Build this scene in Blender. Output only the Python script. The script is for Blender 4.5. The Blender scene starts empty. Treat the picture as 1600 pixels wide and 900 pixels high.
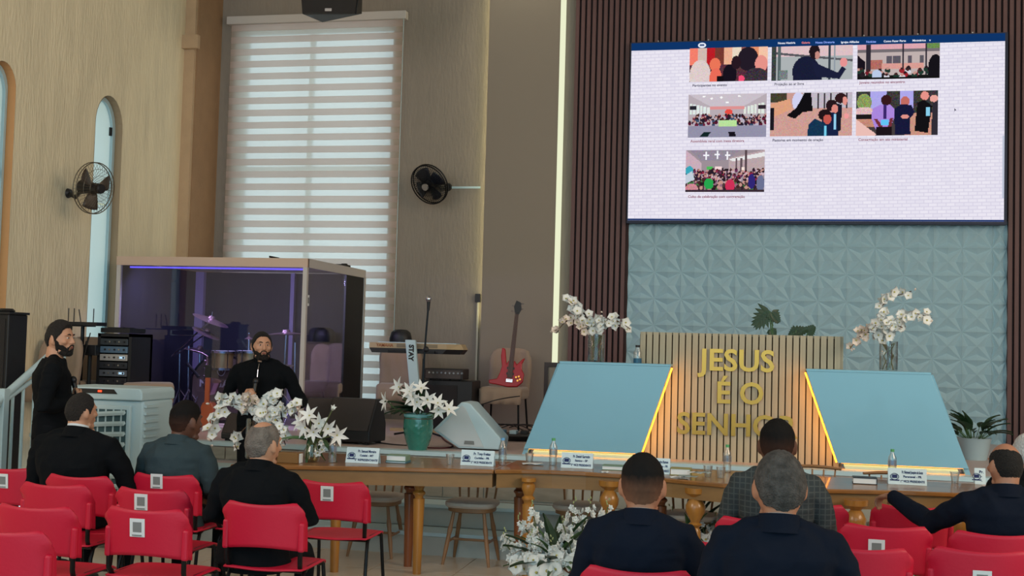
import bpy, bmesh, math, random
from mathutils import Vector, Matrix, noise
V = Vector; PI = math.pi
RN = random.Random(7)
sc = bpy.context.scene
COL = sc.collection

# ---------------------------------------------------------------- camera
F = 1850.0; YAW = math.radians(12.2); PITCH = math.atan(90/1850); ROLL = 0.027; EYE = V((0, 0, 1.6))
CM = Matrix.Rotation(YAW, 3, 'Z') @ Matrix.Rotation(PI/2+PITCH, 3, 'X') @ Matrix.Rotation(ROLL, 3, 'Z')
cd = bpy.data.cameras.new('camera'); cd.sensor_width = 36; cd.lens = F/1600*36; cd.clip_end = 200
cam = bpy.data.objects.new('camera', cd); COL.objects.link(cam)
cam.matrix_world = Matrix.Translation(EYE) @ CM.to_4x4()
sc.camera = cam

# ---------------------------------------------------------------- world, light, exposure
def lin(c): return tuple(((x/255)/12.92 if x/255 <= .04045 else ((x/255+.055)/1.055)**2.4) for x in c)
w = bpy.data.worlds.new('sky'); sc.world = w; w.use_nodes = True
bgn = w.node_tree.nodes['Background']; bgn.inputs[0].default_value = (.66, .89, 1, 1); bgn.inputs[1].default_value = 1.28
sc.view_settings.view_transform = 'Standard'; sc.view_settings.look = 'None'
sc.view_settings.exposure = 0.0; sc.view_settings.gamma = 1.0; sc.view_settings.use_curve_mapping = False
def area(name, loc, to, sx, sy, power, color, spread=None):
    l = bpy.data.lights.new(name, 'AREA'); l.shape = 'RECTANGLE'; l.size = sx; l.size_y = sy; l.energy = power; l.color = color
    if spread: l.spread = spread
    o = bpy.data.objects.new(name, l); COL.objects.link(o); o.location = loc
    o.rotation_euler = (V(to)-V(loc)).to_track_quat('-Z', 'Y').to_euler(); return o
area('entrance_daylight', (1.5, -3.6, 2.6), (0.5, 10, 1.4), 10, 4, 150, (.20, .80, 1.0))
area('left_window_daylight', (-6.2, 2.0, 4.3), (1, 12.5, 1.8), 4, 2.4, 200, (1, .82, .74))
area('right_window_daylight', (6.2, 4.5, 4.2), (-6.5, 10.8, 3.2), 5, 2.6, 330, (1, .80, .60))

# ---------------------------------------------------------------- pixel helpers (points on real planes)
def ray(px, py): return CM @ V(((px-800)/F, -(py-450)/F, -1))
def onY(px, py, Y): r = ray(px, py); return EYE + r*(Y/r.y)
def onX(px, py, X): r = ray(px, py); return EYE + r*(X/r.x)
def onZ(px, py, z): r = ray(px, py); return EYE + r*((z-EYE.z)/r.z)

# ---------------------------------------------------------------- materials
MATS = {}
def mat(name, col, rough=.6, metal=0, bump=0, bscale=40, vary=0, vscale=6, emit=None, estr=1, spec=.5, stretch=None, trans=0, sheen=0, coat=0):
    if name in MATS: return MATS[name]
    m = bpy.data.materials.new(name); m.use_nodes = True; nt = m.node_tree; b = nt.nodes['Principled BSDF']
    c = lin(col)+(1,)
    b.inputs['Base Color'].default_value = c; b.inputs['Roughness'].default_value = rough; b.inputs['Metallic'].default_value = metal
    b.inputs['Specular IOR Level'].default_value = spec
    if sheen: b.inputs['Sheen Weight'].default_value = sheen
    if coat: b.inputs['Coat Weight'].default_value = coat
    if trans: b.inputs['Transmission Weight'].default_value = trans
    if emit: b.inputs['Emission Color'].default_value = lin(emit)+(1,); b.inputs['Emission Strength'].default_value = estr
    if bump or vary:
        tc = nt.nodes.new('ShaderNodeTexCoord'); mp = nt.nodes.new('ShaderNodeMapping'); nt.links.new(tc.outputs['Object'], mp.inputs[0])
        if stretch: mp.inputs['Scale'].default_value = stretch
    if bump:
        n = nt.nodes.new('ShaderNodeTexNoise'); n.inputs['Scale'].default_value = bscale; n.inputs['Detail'].default_value = 3
        nt.links.new(mp.outputs[0], n.inputs[0]); bp = nt.nodes.new('ShaderNodeBump'); bp.inputs['Strength'].default_value = min(1, bump); bp.inputs['Distance'].default_value = .02
        nt.links.new(n.outputs[0], bp.inputs['Height']); nt.links.new(bp.outputs[0], b.inputs['Normal'])
    if vary:
        n = nt.nodes.new('ShaderNodeTexNoise'); n.inputs['Scale'].default_value = vscale; n.inputs['Detail'].default_value = 4
        nt.links.new(mp.outputs[0], n.inputs[0]); r = nt.nodes.new('ShaderNodeValToRGB')
        r.color_ramp.elements[0].position = .3; r.color_ramp.elements[1].position = .7
        r.color_ramp.elements[0].color = tuple(x*(1-vary) for x in c[:3])+(1,); r.color_ramp.elements[1].color = tuple(min(1, x*(1+vary)) for x in c[:3])+(1,)
        nt.links.new(n.outputs[0], r.inputs[0]); nt.links.new(r.outputs[0], b.inputs['Base Color'])
    MATS[name] = m; return m
def glassy(name, tint, gloss=.12, rough=.03):
    if name in MATS: return MATS[name]
    m = bpy.data.materials.new(name); m.use_nodes = True; nt = m.node_tree; nt.nodes.clear()
    o = nt.nodes.new('ShaderNodeOutputMaterial'); mx = nt.nodes.new('ShaderNodeMixShader'); t = nt.nodes.new('ShaderNodeBsdfTransparent'); g = nt.nodes.new('ShaderNodeBsdfGlossy')
    t.inputs[0].default_value = tint+(1,); g.inputs['Roughness'].default_value = rough
    lw = nt.nodes.new('ShaderNodeLayerWeight'); lw.inputs[0].default_value = .35; ad = nt.nodes.new('ShaderNodeMath'); ad.operation = 'MULTIPLY_ADD'; ad.inputs[1].default_value = .6; ad.inputs[2].default_value = gloss
    nt.links.new(lw.outputs['Facing'], ad.inputs[0]); nt.links.new(ad.outputs[0], mx.inputs[0]); nt.links.new(t.outputs[0], mx.inputs[1]); nt.links.new(g.outputs[0], mx.inputs[2]); nt.links.new(mx.outputs[0], o.inputs[0])
    MATS[name] = m; return m
def cloth_through(name, col, clear, spread):      # woven blind cloth: diffuse + translucent + open weave
    m = bpy.data.materials.new(name); m.use_nodes = True; nt = m.node_tree; nt.nodes.clear()
    o = nt.nodes.new('ShaderNodeOutputMaterial'); a = nt.nodes.new('ShaderNodeMixShader'); b = nt.nodes.new('ShaderNodeMixShader')
    t = nt.nodes.new('ShaderNodeBsdfTransparent'); d = nt.nodes.new('ShaderNodeBsdfDiffuse'); tl = nt.nodes.new('ShaderNodeBsdfTranslucent')
    d.inputs[0].default_value = lin(col)+(1,); tl.inputs[0].default_value = lin(col)+(1,)
    a.inputs[0].default_value = spread; nt.links.new(d.outputs[0], a.inputs[1]); nt.links.new(tl.outputs[0], a.inputs[2])
    b.inputs[0].default_value = clear; nt.links.new(a.outputs[0], b.inputs[1]); nt.links.new(t.outputs[0], b.inputs[2]); nt.links.new(b.outputs[0], o.inputs[0])
    MATS[name] = m; return m
def glow(name, col, s):
    return mat(name, (0, 0, 0), 1, emit=col, estr=s, spec=0)

# ---------------------------------------------------------------- mesh builder
def frame_from(d):
    d = d.normalized(); a = V((0, 0, 1)) if abs(d.z) < .9 else V((0, 1, 0))
    x = a.cross(d).normalized(); return x, d.cross(x).normalized()
class MB:
    def __init__(s): s.v = []; s.f = []
    def add(s, vs, fs): k = len(s.v); s.v += [V(p) for p in vs]; s.f += [tuple(i+k for i in f) for f in fs]; return s
    def box(s, c, d, rot=None, top=None):
        c = V(c); hx, hy, hz = d[0]/2, d[1]/2, d[2]/2; tx, ty = top if top else (1, 1)
        P = [V((sx*hx*(tx if sz > 0 else 1), sy*hy*(ty if sz > 0 else 1), sz*hz)) for sz in (-1, 1) for sy in (-1, 1) for sx in (-1, 1)]
        if rot is not None: P = [rot @ p for p in P]
        return s.add([c+p for p in P], [(0, 2, 3, 1), (4, 5, 7, 6), (0, 1, 5, 4), (2, 6, 7, 3), (0, 4, 6, 2), (1, 3, 7, 5)])
    def bb(s, x0, x1, y0, y1, z0, z1): return s.box(((x0+x1)/2, (y0+y1)/2, (z0+z1)/2), (x1-x0, y1-y0, z1-z0))
    def tube(s, pts, r, n=8, sq=1, cap=True):
        pts = [V(p) for p in pts]; r = r if isinstance(r, (list, tuple)) else [r]*len(pts); rings = []
        x = None
        for i, p in enumerate(pts):
            d = (pts[min(i+1, len(pts)-1)]-pts[max(i-1, 0)]).normalized()
            if x is None: x, y = frame_from(d)
            else:
                x = (x-d*x.dot(d)).normalized(); y = d.cross(x)
            rings.append([p+(x*math.cos(2*PI*k/n)+y*sq*math.sin(2*PI*k/n))*r[i] for k in range(n)])
        return s.rings(rings, cap)
    def rings(s, rings, cap=True):
        n = len(rings[0]); vs = [p for g in rings for p in g]; fs = []
        for i in range(len(rings)-1):
            for k in range(n): fs.append((i*n+k, i*n+(k+1) % n, (i+1)*n+(k+1) % n, (i+1)*n+k))
        if cap: fs += [tuple(range(n-1, -1, -1)), tuple((len(rings)-1)*n+k for k in range(n))]
        return s.add(vs, fs)
    def cyl(s, a, b, r0, r1=None, n=16): return s.tube([a, b], [r0, r0 if r1 is None else r1], n)
    def lathe(s, prof, c=(0, 0, 0), n=20, cap=True):
        c = V(c); return s.rings([[c+V((r*math.cos(2*PI*k/n), r*math.sin(2*PI*k/n), z)) for k in range(n)] for r, z in prof], cap)
    def ell(s, c, r, rot=None, nu=12, nv=8):
        c = V(c); rg = []
        for j in range(nv+1):
            a = -PI/2+PI*min(max(j/nv, .01), .99)
            ring = [V((r[0]*math.cos(a)*math.cos(2*PI*k/nu), r[1]*math.cos(a)*math.sin(2*PI*k/nu), r[2]*math.sin(a))) for k in range(nu)]
            rg.append([c+(rot @ p if rot is not None else p) for p in ring])
        return s.rings(rg)
    def prism(s, poly, ax, a, b):              # poly 2D extruded along axis 'x','y','z'
        def mk(p, t): return V({'x': (t, p[0], p[1]), 'y': (p[0], t, p[1]), 'z': (p[0], p[1], t)}[ax])
        return s.rings([[mk(p, a) for p in poly], [mk(p, b) for p in poly]])
    def grid(s, fn, nu, nv):
        return s.add([fn(i/nu, j/nv) for j in range(nv+1) for i in range(nu+1)],
                     [(j*(nu+1)+i, j*(nu+1)+i+1, (j+1)*(nu+1)+i+1, (j+1)*(nu+1)+i) for j in range(nv) for i in range(nu)])
    def xf(s, M): s.v = [M @ p for p in s.v]; return s
    def mesh(s, name, m=None, smooth=False):
        me = bpy.data.meshes.new(name); me.from_pydata([tuple(p) for p in s.v], [], s.f)
        bm = bmesh.new(); bm.from_mesh(me); bmesh.ops.recalc_face_normals(bm, faces=bm.faces); bm.to_mesh(me); bm.free()
        if m: me.materials.append(m)
        if smooth:
            for p in me.polygons: p.use_smooth = True
            try: me.set_sharp_from_angle(angle=math.radians(40))
            except Exception: pass
        return me
    def build(s, name, m, parent=None, smooth=False, bevel=0, solid=0, sub=0):
        o = bpy.data.objects.new(name, s.mesh(name, m, smooth)); COL.objects.link(o)
        if parent: o.parent = parent
        if solid: d = o.modifiers.new('thick', 'SOLIDIFY'); d.thickness = solid; d.offset = 0
        if sub: d = o.modifiers.new('sub', 'SUBSURF'); d.levels = sub; d.render_levels = sub
        if bevel:
            d = o.modifiers.new('bevel', 'BEVEL'); d.width = bevel; d.segments = 2; d.limit_method = 'ANGLE'
        return o
def tag(o, label, cat, group=None):
    o['label'] = label; o['category'] = cat
    if group: o['group'] = group
    return o
def thing(name, label, cat, loc=(0, 0, 0), rz=0, group=None):
    o = bpy.data.objects.new(name, None); COL.objects.link(o); o.location = loc; o.rotation_euler = (0, 0, rz); o.empty_display_size = .1
    return tag(o, label, cat, group)
def struct(o, label=None):
    o['kind'] = 'structure'
    if label: o['label'] = label
    return o
def inst(name, me, parent, M=None, loc=None):
    o = bpy.data.objects.new(name, me); COL.objects.link(o); o.parent = parent
    if M is not None: o.matrix_local = M
    if loc is not None: o.location = loc
    return o
KIDS = {}
def dup(root, loc, rz, label, group=None):
    r = root.copy(); COL.objects.link(r); r.location = loc; r.rotation_euler = (0, 0, rz); r['label'] = label
    if group: r['group'] = group
    for ch in [o for o in list(COL.objects) if o.parent == root]:
        c = ch.copy(); COL.objects.link(c); c.parent = r
        for g in [o for o in list(COL.objects) if o.parent == ch]:
            d = g.copy(); COL.objects.link(d); d.parent = c
    return r
def text(body, size, m, parent, M, ext=.001, name='lettering', bold=0, align='CENTER', sx=1):
    cu = bpy.data.curves.new(name, 'FONT'); cu.body = body; cu.size = size; cu.extrude = ext; cu.align_x = align; cu.align_y = 'CENTER'; cu.offset = bold; cu.resolution_u = 3
    t = bpy.data.objects.new(name, cu); COL.objects.link(t); bpy.context.view_layer.update()
    me = bpy.data.meshes.new_from_object(t.evaluated_get(bpy.context.evaluated_depsgraph_get())); bpy.data.objects.remove(t)
    me.materials.clear(); me.materials.append(m); me.transform(M @ Matrix.Diagonal((sx, 1, 1, 1)))
    o = bpy.data.objects.new(name, me); COL.objects.link(o); o.parent = parent; return o
FACE = Matrix(((1, 0, 0, 0), (0, 0, -1, 0), (0, 1, 0, 0), (0, 0, 0, 1)))   # text upright, facing -Y
def T(x, y, z): return Matrix.Translation((x, y, z))
def remeshed(mb, name, m, parent, vox, smooth=3, s=1, crease=0):
    me = mb.mesh(name); o = bpy.data.objects.new(name, me); COL.objects.link(o)
    d = o.modifiers.new('r', 'REMESH'); d.mode = 'VOXEL'; d.voxel_size = vox; d.use_smooth_shade = True
    if smooth: e = o.modifiers.new('s', 'SMOOTH'); e.iterations = smooth; e.factor = .5
    bpy.context.view_layer.update()
    m2 = bpy.data.meshes.new_from_object(o.evaluated_get(bpy.context.evaluated_depsgraph_get()))
    if crease:
        ns = [v.normal.copy() for v in m2.vertices]
        for v, nn in zip(m2.vertices, ns):
            c = v.co; f = noise.noise(V((c.x*5, c.y*5, c.z*11)))+.55*noise.noise(V((c.x*13+7, c.y*13, c.z*20)))
            r_ = 1-abs(noise.noise(V((c.x*6+c.z*4, c.y*6, c.z*7-c.x*5))))*2
            v.co = c+nn*crease*(f+.6*max(0, r_-.55)*2)
    o.modifiers.clear(); o.data = m2; bpy.data.meshes.remove(me); m2.materials.clear(); m2.materials.append(m); o.parent = parent
    return o
# ---------------------------------------------------------------- palette
LW, BW, SE, SZ = -6.85, 13.5, 9.62, .69          # left wall x, back wall y, stage edge y, stage height
m_leftwall = mat('ribbed_beige_plaster', (236, 222, 190), .85, bump=.5, bscale=14, vary=.08, vscale=3, stretch=(1, 2.6, .5))
m_backwall = mat('warm_grey_plaster', (142, 132, 121), .85, bump=.35, bscale=16, vary=.04, stretch=(2, 2, .5))
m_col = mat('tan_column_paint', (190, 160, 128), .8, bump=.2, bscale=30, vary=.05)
m_colb = mat('shaded_column_brown', (158, 124, 92), .8, bump=.2, bscale=30, vary=.06)  # column side face: its shadow is put into this darker brown
m_pil = mat('smooth_taupe_paint', (140, 129, 116), .8)
m_slat = mat('reddish_brown_slat_wood', (98, 68, 66), .6, vary=.12, vscale=5, stretch=(8, 8, .4))
m_slatback = mat('dark_brown_groove', (54, 36, 36), .8)
m_tile = mat('white_relief_gypsum', (162, 194, 206), .6)
m_stage = mat('pink_beige_stone_floor', (202, 180, 172), .35, vary=.05, vscale=2)
m_riser = mat('pale_grey_step_stone', (176, 178, 172), .4, vary=.06, vscale=4)
m_riser2 = mat('grey_stone_block', (140, 136, 126), .5, vary=.12, vscale=8, stretch=(1, 1, 4))
m_floor = mat('polished_beige_floor_tile', (206, 190, 170), .25, vary=.05, vscale=2)
m_grout = mat('floor_grout', (150, 138, 124), .8)
m_ceil = mat('ceiling_paint', (200, 195, 185), .9)
m_white = mat('white_lacquer', (130, 182, 204), .35, coat=.2)
m_whitep = mat('white_plastic', (184, 208, 216), .45)
m_frame = mat('booth_frame_paint', (196, 190, 186), .5)
m_black = mat('black_plastic', (20, 20, 24), .5)
m_grille = mat('black_speaker_grille', (38, 34, 34), .75, bump=.5, bscale=300)
m_dkmetal = mat('dark_painted_steel', (24, 26, 30), .35, metal=.6)
m_chrome = mat('chrome', (190, 190, 195), .2, metal=1)
m_red = mat('red_chair_plastic', (192, 16, 52), .5, bump=.05, bscale=60, spec=.4)
m_oak = mat('varnished_table_wood', (140, 92, 42), .3, vary=.2, vscale=3, stretch=(.6, 6, 6), coat=.3)
m_oakleg = mat('golden_turned_wood', (164, 112, 48), .3, vary=.15, vscale=5, stretch=(5, 5, .6), coat=.3)
m_oakdk = mat('reddish_turned_wood', (122, 68, 34), .35, vary=.15, vscale=5, stretch=(5, 5, .6), coat=.3)
m_cushion = mat('cream_seat_fabric', (196, 184, 172), .8, bump=.2, bscale=60)
m_linen = mat('beige_chair_cover', (160, 138, 120), .9, bump=.3, bscale=9, sheen=.2)
m_fluted = mat('light_oak_slat', (176, 164, 138), .5, vary=.12, vscale=4, stretch=(10, 10, .4))
m_flutedbk = mat('dark_oak_groove', (84, 66, 44), .8)
m_gold = mat('brushed_gold_mirror', (216, 152, 74), .30, metal=1)
m_petal = mat('white_petal', (236, 236, 232), .6, sheen=.2)
m_petalc = mat('cream_petal', (232, 216, 204), .6, sheen=.2)
m_leaf = mat('dark_green_leaf', (38, 66, 40), .45, vary=.25, vscale=8)
m_leaf2 = mat('mid_green_leaf', (70, 104, 56), .5, vary=.25, vscale=8)
m_stem = mat('green_stem', (86, 96, 52), .6)
m_stemb = mat('brown_stem', (86, 62, 44), .7)
m_glass = glassy('clear_glass', (.97, .98, .98), .04)
m_pet = glassy('clear_bottle_plastic', (.96, .98, .98), .12, .25)
m_water = glassy('water', (.97, .985, .99), .03)
m_smoke = glassy('smoked_booth_glass', (.72, .72, .82), .02)
m_paper = mat('white_paper', (228, 232, 234), .7)
m_ink = mat('printed_dark_blue_ink', (30, 44, 96), .8)
m_greycode = mat('grey_print', (120, 124, 124), .8)
m_navy = mat('screen_frame_navy', (26, 34, 60), .6)

# ---------------------------------------------------------------- floor, stage, steps
fl = struct(MB().bb(-9, 8, -4, SE, -.1, -.006).build('floor', m_grout))
tl = MB().box((0, 0, 0), (.592, .592, .02)).mesh('tile', m_floor)
for i in range(16):
    for j in range(9): inst('tile', tl, fl, loc=(-5.4+i*.6, 3.6+j*.6, -.009))
tb = MB()
for i in range(-6, 23):
    for j in range(-13, 10):
        x, y = -5.4+i*.6, 3.6+j*.6
        if (0 <= i < 16 and 0 <= j < 9) or y > 9.3: continue
        tb.box((x, y, -.009), (.592, .592, .02))
o = tb.build('outer_tiles', m_floor, fl); o['kind'] = 'stuff'
st = struct(MB().bb(-6.5, 8, SE, BW, 0, SZ).build('stage', m_stage), 'raised stage platform of pinkish stone')
MB().bb(-6.5, 8, SE-.02, SE+.12, SZ-.03, SZ+.004).build('edge_nosing', m_whitep, st)
stp = bpy.data.objects.new('stage_steps', None); COL.objects.link(stp); struct(stp, 'pale stone steps running along the front of the stage')
for k in range(1, 4):
    y0 = SE-.3*k; z = SZ-.1725*k
    MB().bb(-5.6, 8, y0, SE-.02, z-.172, z-.03).build('riser', m_riser, stp)
    MB().bb(-5.6, 8, y0-.015, SE-.02-.3*(k-1), z-.03, z).build('tread', m_whitep, stp, bevel=.004)
xa = -5.6
for i in range(12):                                  # grey stone blocks faced on the upper risers at the left
    MB().box((xa+.17+i*.34, SE-.026, SZ-.088), (.33, .012, .10)).build('stone_block', m_riser2, stp)
    MB().box((xa+.17+i*.34, SE-.306, SZ-.26), (.33, .012, .125)).build('stone_block', m_riser2, stp)

# ---------------------------------------------------------------- room shell
CZ = 6.9
# left wall with two arched openings (built as an outline grid with real reveals)
def arch_poly(y0, y1, z0, z1, n=14):
    r = (y1-y0)/2; c = (y0+y1)/2
    return [(y0, z0)]+[(c-r*math.cos(PI*k/n), z1-r*1.25+r*1.25*math.sin(PI*k/n)) for k in range(n+1)]+[(y1, z0)]
aA = (onX(-24, 300, LW).y, onX(17, 300, LW).y, 1.25, onX(2, 94, LW).z)
aB = (onX(144, 300, LW).y, onX(187, 300, LW).y, 1.0, onX(165, 147, LW).z)
def wall_with_holes(x0, x1, ya, yb, z0, z1, arches, name, m):
    mb = MB(); y = ya
    for (a, b, c, d) in arches:
        mb.bb(x0, x1, y, a, z0, z1); mb.bb(x0, x1, a, b, z0, c)
        P = arch_poly(a, b, c, d)[1:-1]; up = P+[(b, z1), (a, z1)]
        n = len(P)
        for k in range(n-1):                         # strips over the arch
            q = [P[k], P[k+1], (P[k+1][0], z1), (P[k][0], z1)]
            mb.prism(q, 'x', x0, x1)
        y = b
    mb.bb(x0, x1, y, yb, z0, z1); return struct(mb.build(name, m))
wl = wall_with_holes(LW-.3, LW, -4, onX(283, 200, LW).y, 0, CZ, [aA, aB], 'wall_left', m_leftwall)
yc = onX(283, 200, LW).y
m_reveal = mat('ochre_painted_led_glow', (206, 148, 96), .8); m_reveal2 = mat('tan_reveal_paint', (160, 136, 108), .8)  # first arch has its warm LED glow painted into the ochre, second is plain tan
m_pane = cloth_through('frosted_white_blind_cloth', (236, 240, 236), .12, .72)
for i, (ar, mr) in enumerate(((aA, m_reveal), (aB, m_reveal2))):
    P = arch_poly(*ar)
    wn = bpy.data.objects.new('window_%d' % (i+1), None); COL.objects.link(wn); struct(wn, 'tall narrow arched window in the beige left wall')
    mb = MB(); C = V((0, (ar[0]+ar[1])/2, (ar[2]+ar[3])/2))
    def sh(P, s): return [(C.y+(p[0]-C.y)*(1-s/.27), p[1]-(s if p[1] > ar[2]+.1 else -s)) for p in P]
    a0 = [V((LW+.002, p[0], p[1])) for p in P]; a1 = [V((LW-.08, p[0], p[1])) for p in P]; b0 = [V((LW+.002, p[0], p[1])) for p in sh(P, .004)]; b1 = [V((LW-.08, p[0], p[1])) for p in sh(P, .004)]
    n = len(P); vs = a0+a1+b1+b0; fs = []
    for k in range(n-1):
        for r in range(3): fs.append((r*n+k, r*n+k+1, (r+1)*n+k+1, (r+1)*n+k))
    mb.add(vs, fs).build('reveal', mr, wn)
    fr = MB(); outer = sh(P, .006); inner = sh(P, .05)
    for k in range(n-1):
        q = [outer[k], outer[k+1], inner[k+1], inner[k]]; fr.prism(q, 'x', LW-.14, LW-.08)
    fr.build('window_frame', m_whitep, wn)
    q = sh(P, .03); zmid = ar[2]+(ar[3]-ar[2])*.36 if i == 0 else onX(160, 316, LW).z
    up = [p for p in q if p[1] > zmid]; up = [(q[0][0], zmid+.01)]+up+[(q[-1][0], zmid+.01)]
    MB().prism(up, 'x', LW-.118, LW-.112).build('upper_pane', m_pane, wn)
    MB().prism([(q[0][0], q[0][1]), (q[0][0], zmid-.01), (q[-1][0], zmid-.01), (q[-1][0], q[0][1])], 'x', LW-.118, LW-.112).build('lower_pane', m_pane, wn)
    MB().bb(LW-.105, LW-.085, ar[1]-.09, ar[1]-.06, zmid+.75, zmid+.84).build('catch', m_black, wn)
# corner column
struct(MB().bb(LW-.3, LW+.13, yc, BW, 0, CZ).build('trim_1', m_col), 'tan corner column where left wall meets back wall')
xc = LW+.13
struct(MB().bb(xc, xc+.012, yc+.05, BW, SZ, CZ).build('trim_2', m_colb), 'side face of the corner column, its shade painted brown')
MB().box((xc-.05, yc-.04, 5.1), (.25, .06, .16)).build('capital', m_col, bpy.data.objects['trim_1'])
# back wall with the window opening
wx0, wx1 = onY(366, 300, BW).x, onY(609, 300, BW).x; wz0, wz1 = SZ+.12, onY(490, 40, BW).z
bwm = MB().bb(LW-.3, wx0, BW, BW+.3, 0, CZ).bb(wx0, wx1, BW, BW+.3, wz1, CZ).bb(wx0, wx1, BW, BW+.3, 0, wz0).bb(wx1, 8.3, BW, BW+.3, 0, CZ)
struct(bwm.build('wall_back', m_backwall))
struct(MB().bb(8, 8.3, -4, BW, 0, CZ).build('wall_right', m_backwall))
struct(MB().bb(LW-.3, 8.3, -4, BW+.3, CZ, CZ+.2).build('ceiling', m_ceil))
w3 = bpy.data.objects.new('window_3', None); COL.objects.link(w3); struct(w3, 'wide tall window behind the zebra blind in the back wall')
fm = MB()
for x in (wx0+.03, (wx0*.55+wx1*.45), wx1-.03): fm.bb(x-.03, x+.03, BW+.14, BW+.2, wz0, wz1)
for z in (wz0+.03, wz0+1.45, wz0+2.9, wz1-.03): fm.bb(wx0, wx1, BW+.145, BW+.195, z-.025, z+.025)
fm.build('window_frame', m_whitep, w3)
MB().bb(wx0, wx1, BW+.165, BW+.172, wz0, wz1).build('pane', m_glass, w3)
# zebra blind
bx0, bx1 = onY(352, 300, BW-.06).x, onY(621, 300, BW-.06).x; bz1 = onY(490, 34, BW-.06).z
bl = thing('zebra_blind', 'tall white zebra roller blind with glowing daylight bands', 'blind', ((bx0+bx1)/2, BW-.06, bz1))
hw = (bx1-bx0)/2
MB().bb(-hw-.05, hw+.05, -.05, .055, -.01, .09).build('headrail', m_frame, bl, bevel=.008)
m_sheer = cloth_through('sheer_band_cloth', (255, 244, 232), .5, .85)
m_solid = cloth_through('solid_band_cloth', (240, 226, 218), .09, .75)
per = .1520; nb = int((bz1-SZ-.02)/per)
s1 = MB().bb(-hw, hw, -.002, .002, -.040, .040).mesh('solid_band', m_solid); s2 = MB().bb(-hw, hw, .003, .005, -.037, .037).mesh('sheer_band', m_sheer)
for k in range(nb):
    z = -.05-per*k
    inst('solid_band', s1, bl, loc=(0, 0, z)); inst('sheer_band', s2, bl, loc=(0, 0, z-per/2))
MB().bb(-hw, hw, -.012, .012, -per*nb-.02, -per*nb+.015).build('bottom_rail', m_frame, bl)
MB().tube([(hw+.02, -.03, 0), (hw+.02, -.03, -4.2)], .004, 6).build('chain', m_whitep, bl)

# floating light pilaster
def X(px, Y, py=300): return onY(px, py, Y).x
pY = BW-.14
px0, px1 = X(757, pY), X(868, pY)
pl = struct(MB().bb(px0, px1, pY, BW-.10, SZ+.01, CZ).build('trim_3', m_pil), 'flat taupe floating wall panel with lit edges')
MB().bb(px0+.1, px1-.02, BW-.10, BW-.001, SZ+.01, CZ).build('core', m_backwall, pl)
ledw = glow('pale_yellow_led', (236, 240, 205), 1.0)
MB().bb(px1-.018, px1+.055, BW-.06, BW-.03, SZ+.2, CZ-.02).build('led_strip', ledw, pl)
MB().bb(px0+.04, px0+.055, BW-.085, BW-.05, SZ+1.2, CZ-.02).build('led_strip', glow('dim_yellow_led', (255, 246, 190), 9), pl)
bx = X(747, BW-.02, 470)
cv = thing('cable_trunking', 'white vertical cable trunking left of the lit pilaster', 'trunking', (bx, BW-.012, SZ+.02))
MB().bb(-.011, .011, -.010, .01, 0, onY(747, 475, BW).z-SZ).build('duct', mat('cream_duct', (190, 184, 164), .6), cv)
MB().bb(-.03, .03, -.04, .01, onY(747, 475, BW).z-SZ, onY(747, 462, BW).z-SZ).build('junction_box', m_black, cv)
# downlight at the top of the pilaster
dl = thing('ceiling_downlight', 'small downlight above the taupe lit panel', 'light', (X(812, BW-.4, 5), BW-.45, CZ-.02))
MB().lathe([(.06, 0), (.06, .02), (.045, .02)], n=16).build('trim_ring', m_whitep, dl)
sp = bpy.data.lights.new('spot', 'SPOT'); sp.energy = 55; sp.spot_size = 1.3; sp.spot_blend = .8; sp.color = (1, .95, .7); sp.shadow_soft_size = .04
so = bpy.data.objects.new('spot', sp); COL.objects.link(so); so.parent = dl; so.location = (0, 0, -.06)

# brown slat wall around screen and relief
sY = BW-.10
ta, tb_ = X(979, sY-.0, 500), X(1574, sY, 500)
sx0 = X(893, sY)
ztop_scr = onY(1280, 60, sY).z; z_scr0 = onY(1270, 346, sY).z
sw = struct(MB().bb(sx0, ta, sY+.02, BW-.001, SZ, CZ).bb(ta, tb_, sY+.02, BW-.001, z_scr0+.04, CZ).bb(tb_, 7.9, sY+.02, BW-.001, SZ, CZ).build('trim_4', m_slatback), 'reddish brown vertical slat wall cladding')
per = .0655
sl1 = MB().bb(-.021, .021, -.022, .02, SZ, CZ-.01).mesh('slat', m_slat); sl2 = MB().bb(-.021, .021, -.022, .02, z_scr0+.05, CZ-.01).mesh('slat', m_slat)
x = sx0+.025
while x < 6.2:
    inst('slat', sl2 if ta-.02 < x < tb_+.02 else sl1, sw, loc=(x, sY+.0, 0)); x += per
# relief tiles
ts = (tb_-ta)/13.5
rl = struct(MB().bb(ta, tb_, BW-.03, BW-.001, SZ, z_scr0+.04).build('trim_5', m_tile), 'white relief tile field under the screen')
h = .044; a = ts/2*.998
cn = [(-a, -a), (a, -a), (a, a), (-a, a)]
tm = MB(); vs = [(0, -h, 0)]+[(p[0], 0, p[1]) for p in cn]; mids = [(0, -a), (a, 0), (0, a), (-a, 0)]; k = .56
vs += [(p[0], -h, p[1]) for p in mids]+[(p[0]*k, 0, p[1]*k) for p in mids]
fs = []
for i in range(4):
    c1, c2, md, ip = 1+i, 1+(i+1) % 4, 5+i, 9+i
    fs += [(c1, md, ip), (md, c2, ip), (0, c1, ip), (0, ip, c2)]
vs += [(p[0], .012, p[1]) for p in cn]
for i in range(4):
    c1, c2, md = 1+i, 1+(i+1) % 4, 5+i; fs += [(c1, 13+i, 13+(i+1) % 4, c2, md)]
tmesh = tm.add(vs, fs).mesh('relief_tile', m_tile)
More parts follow.
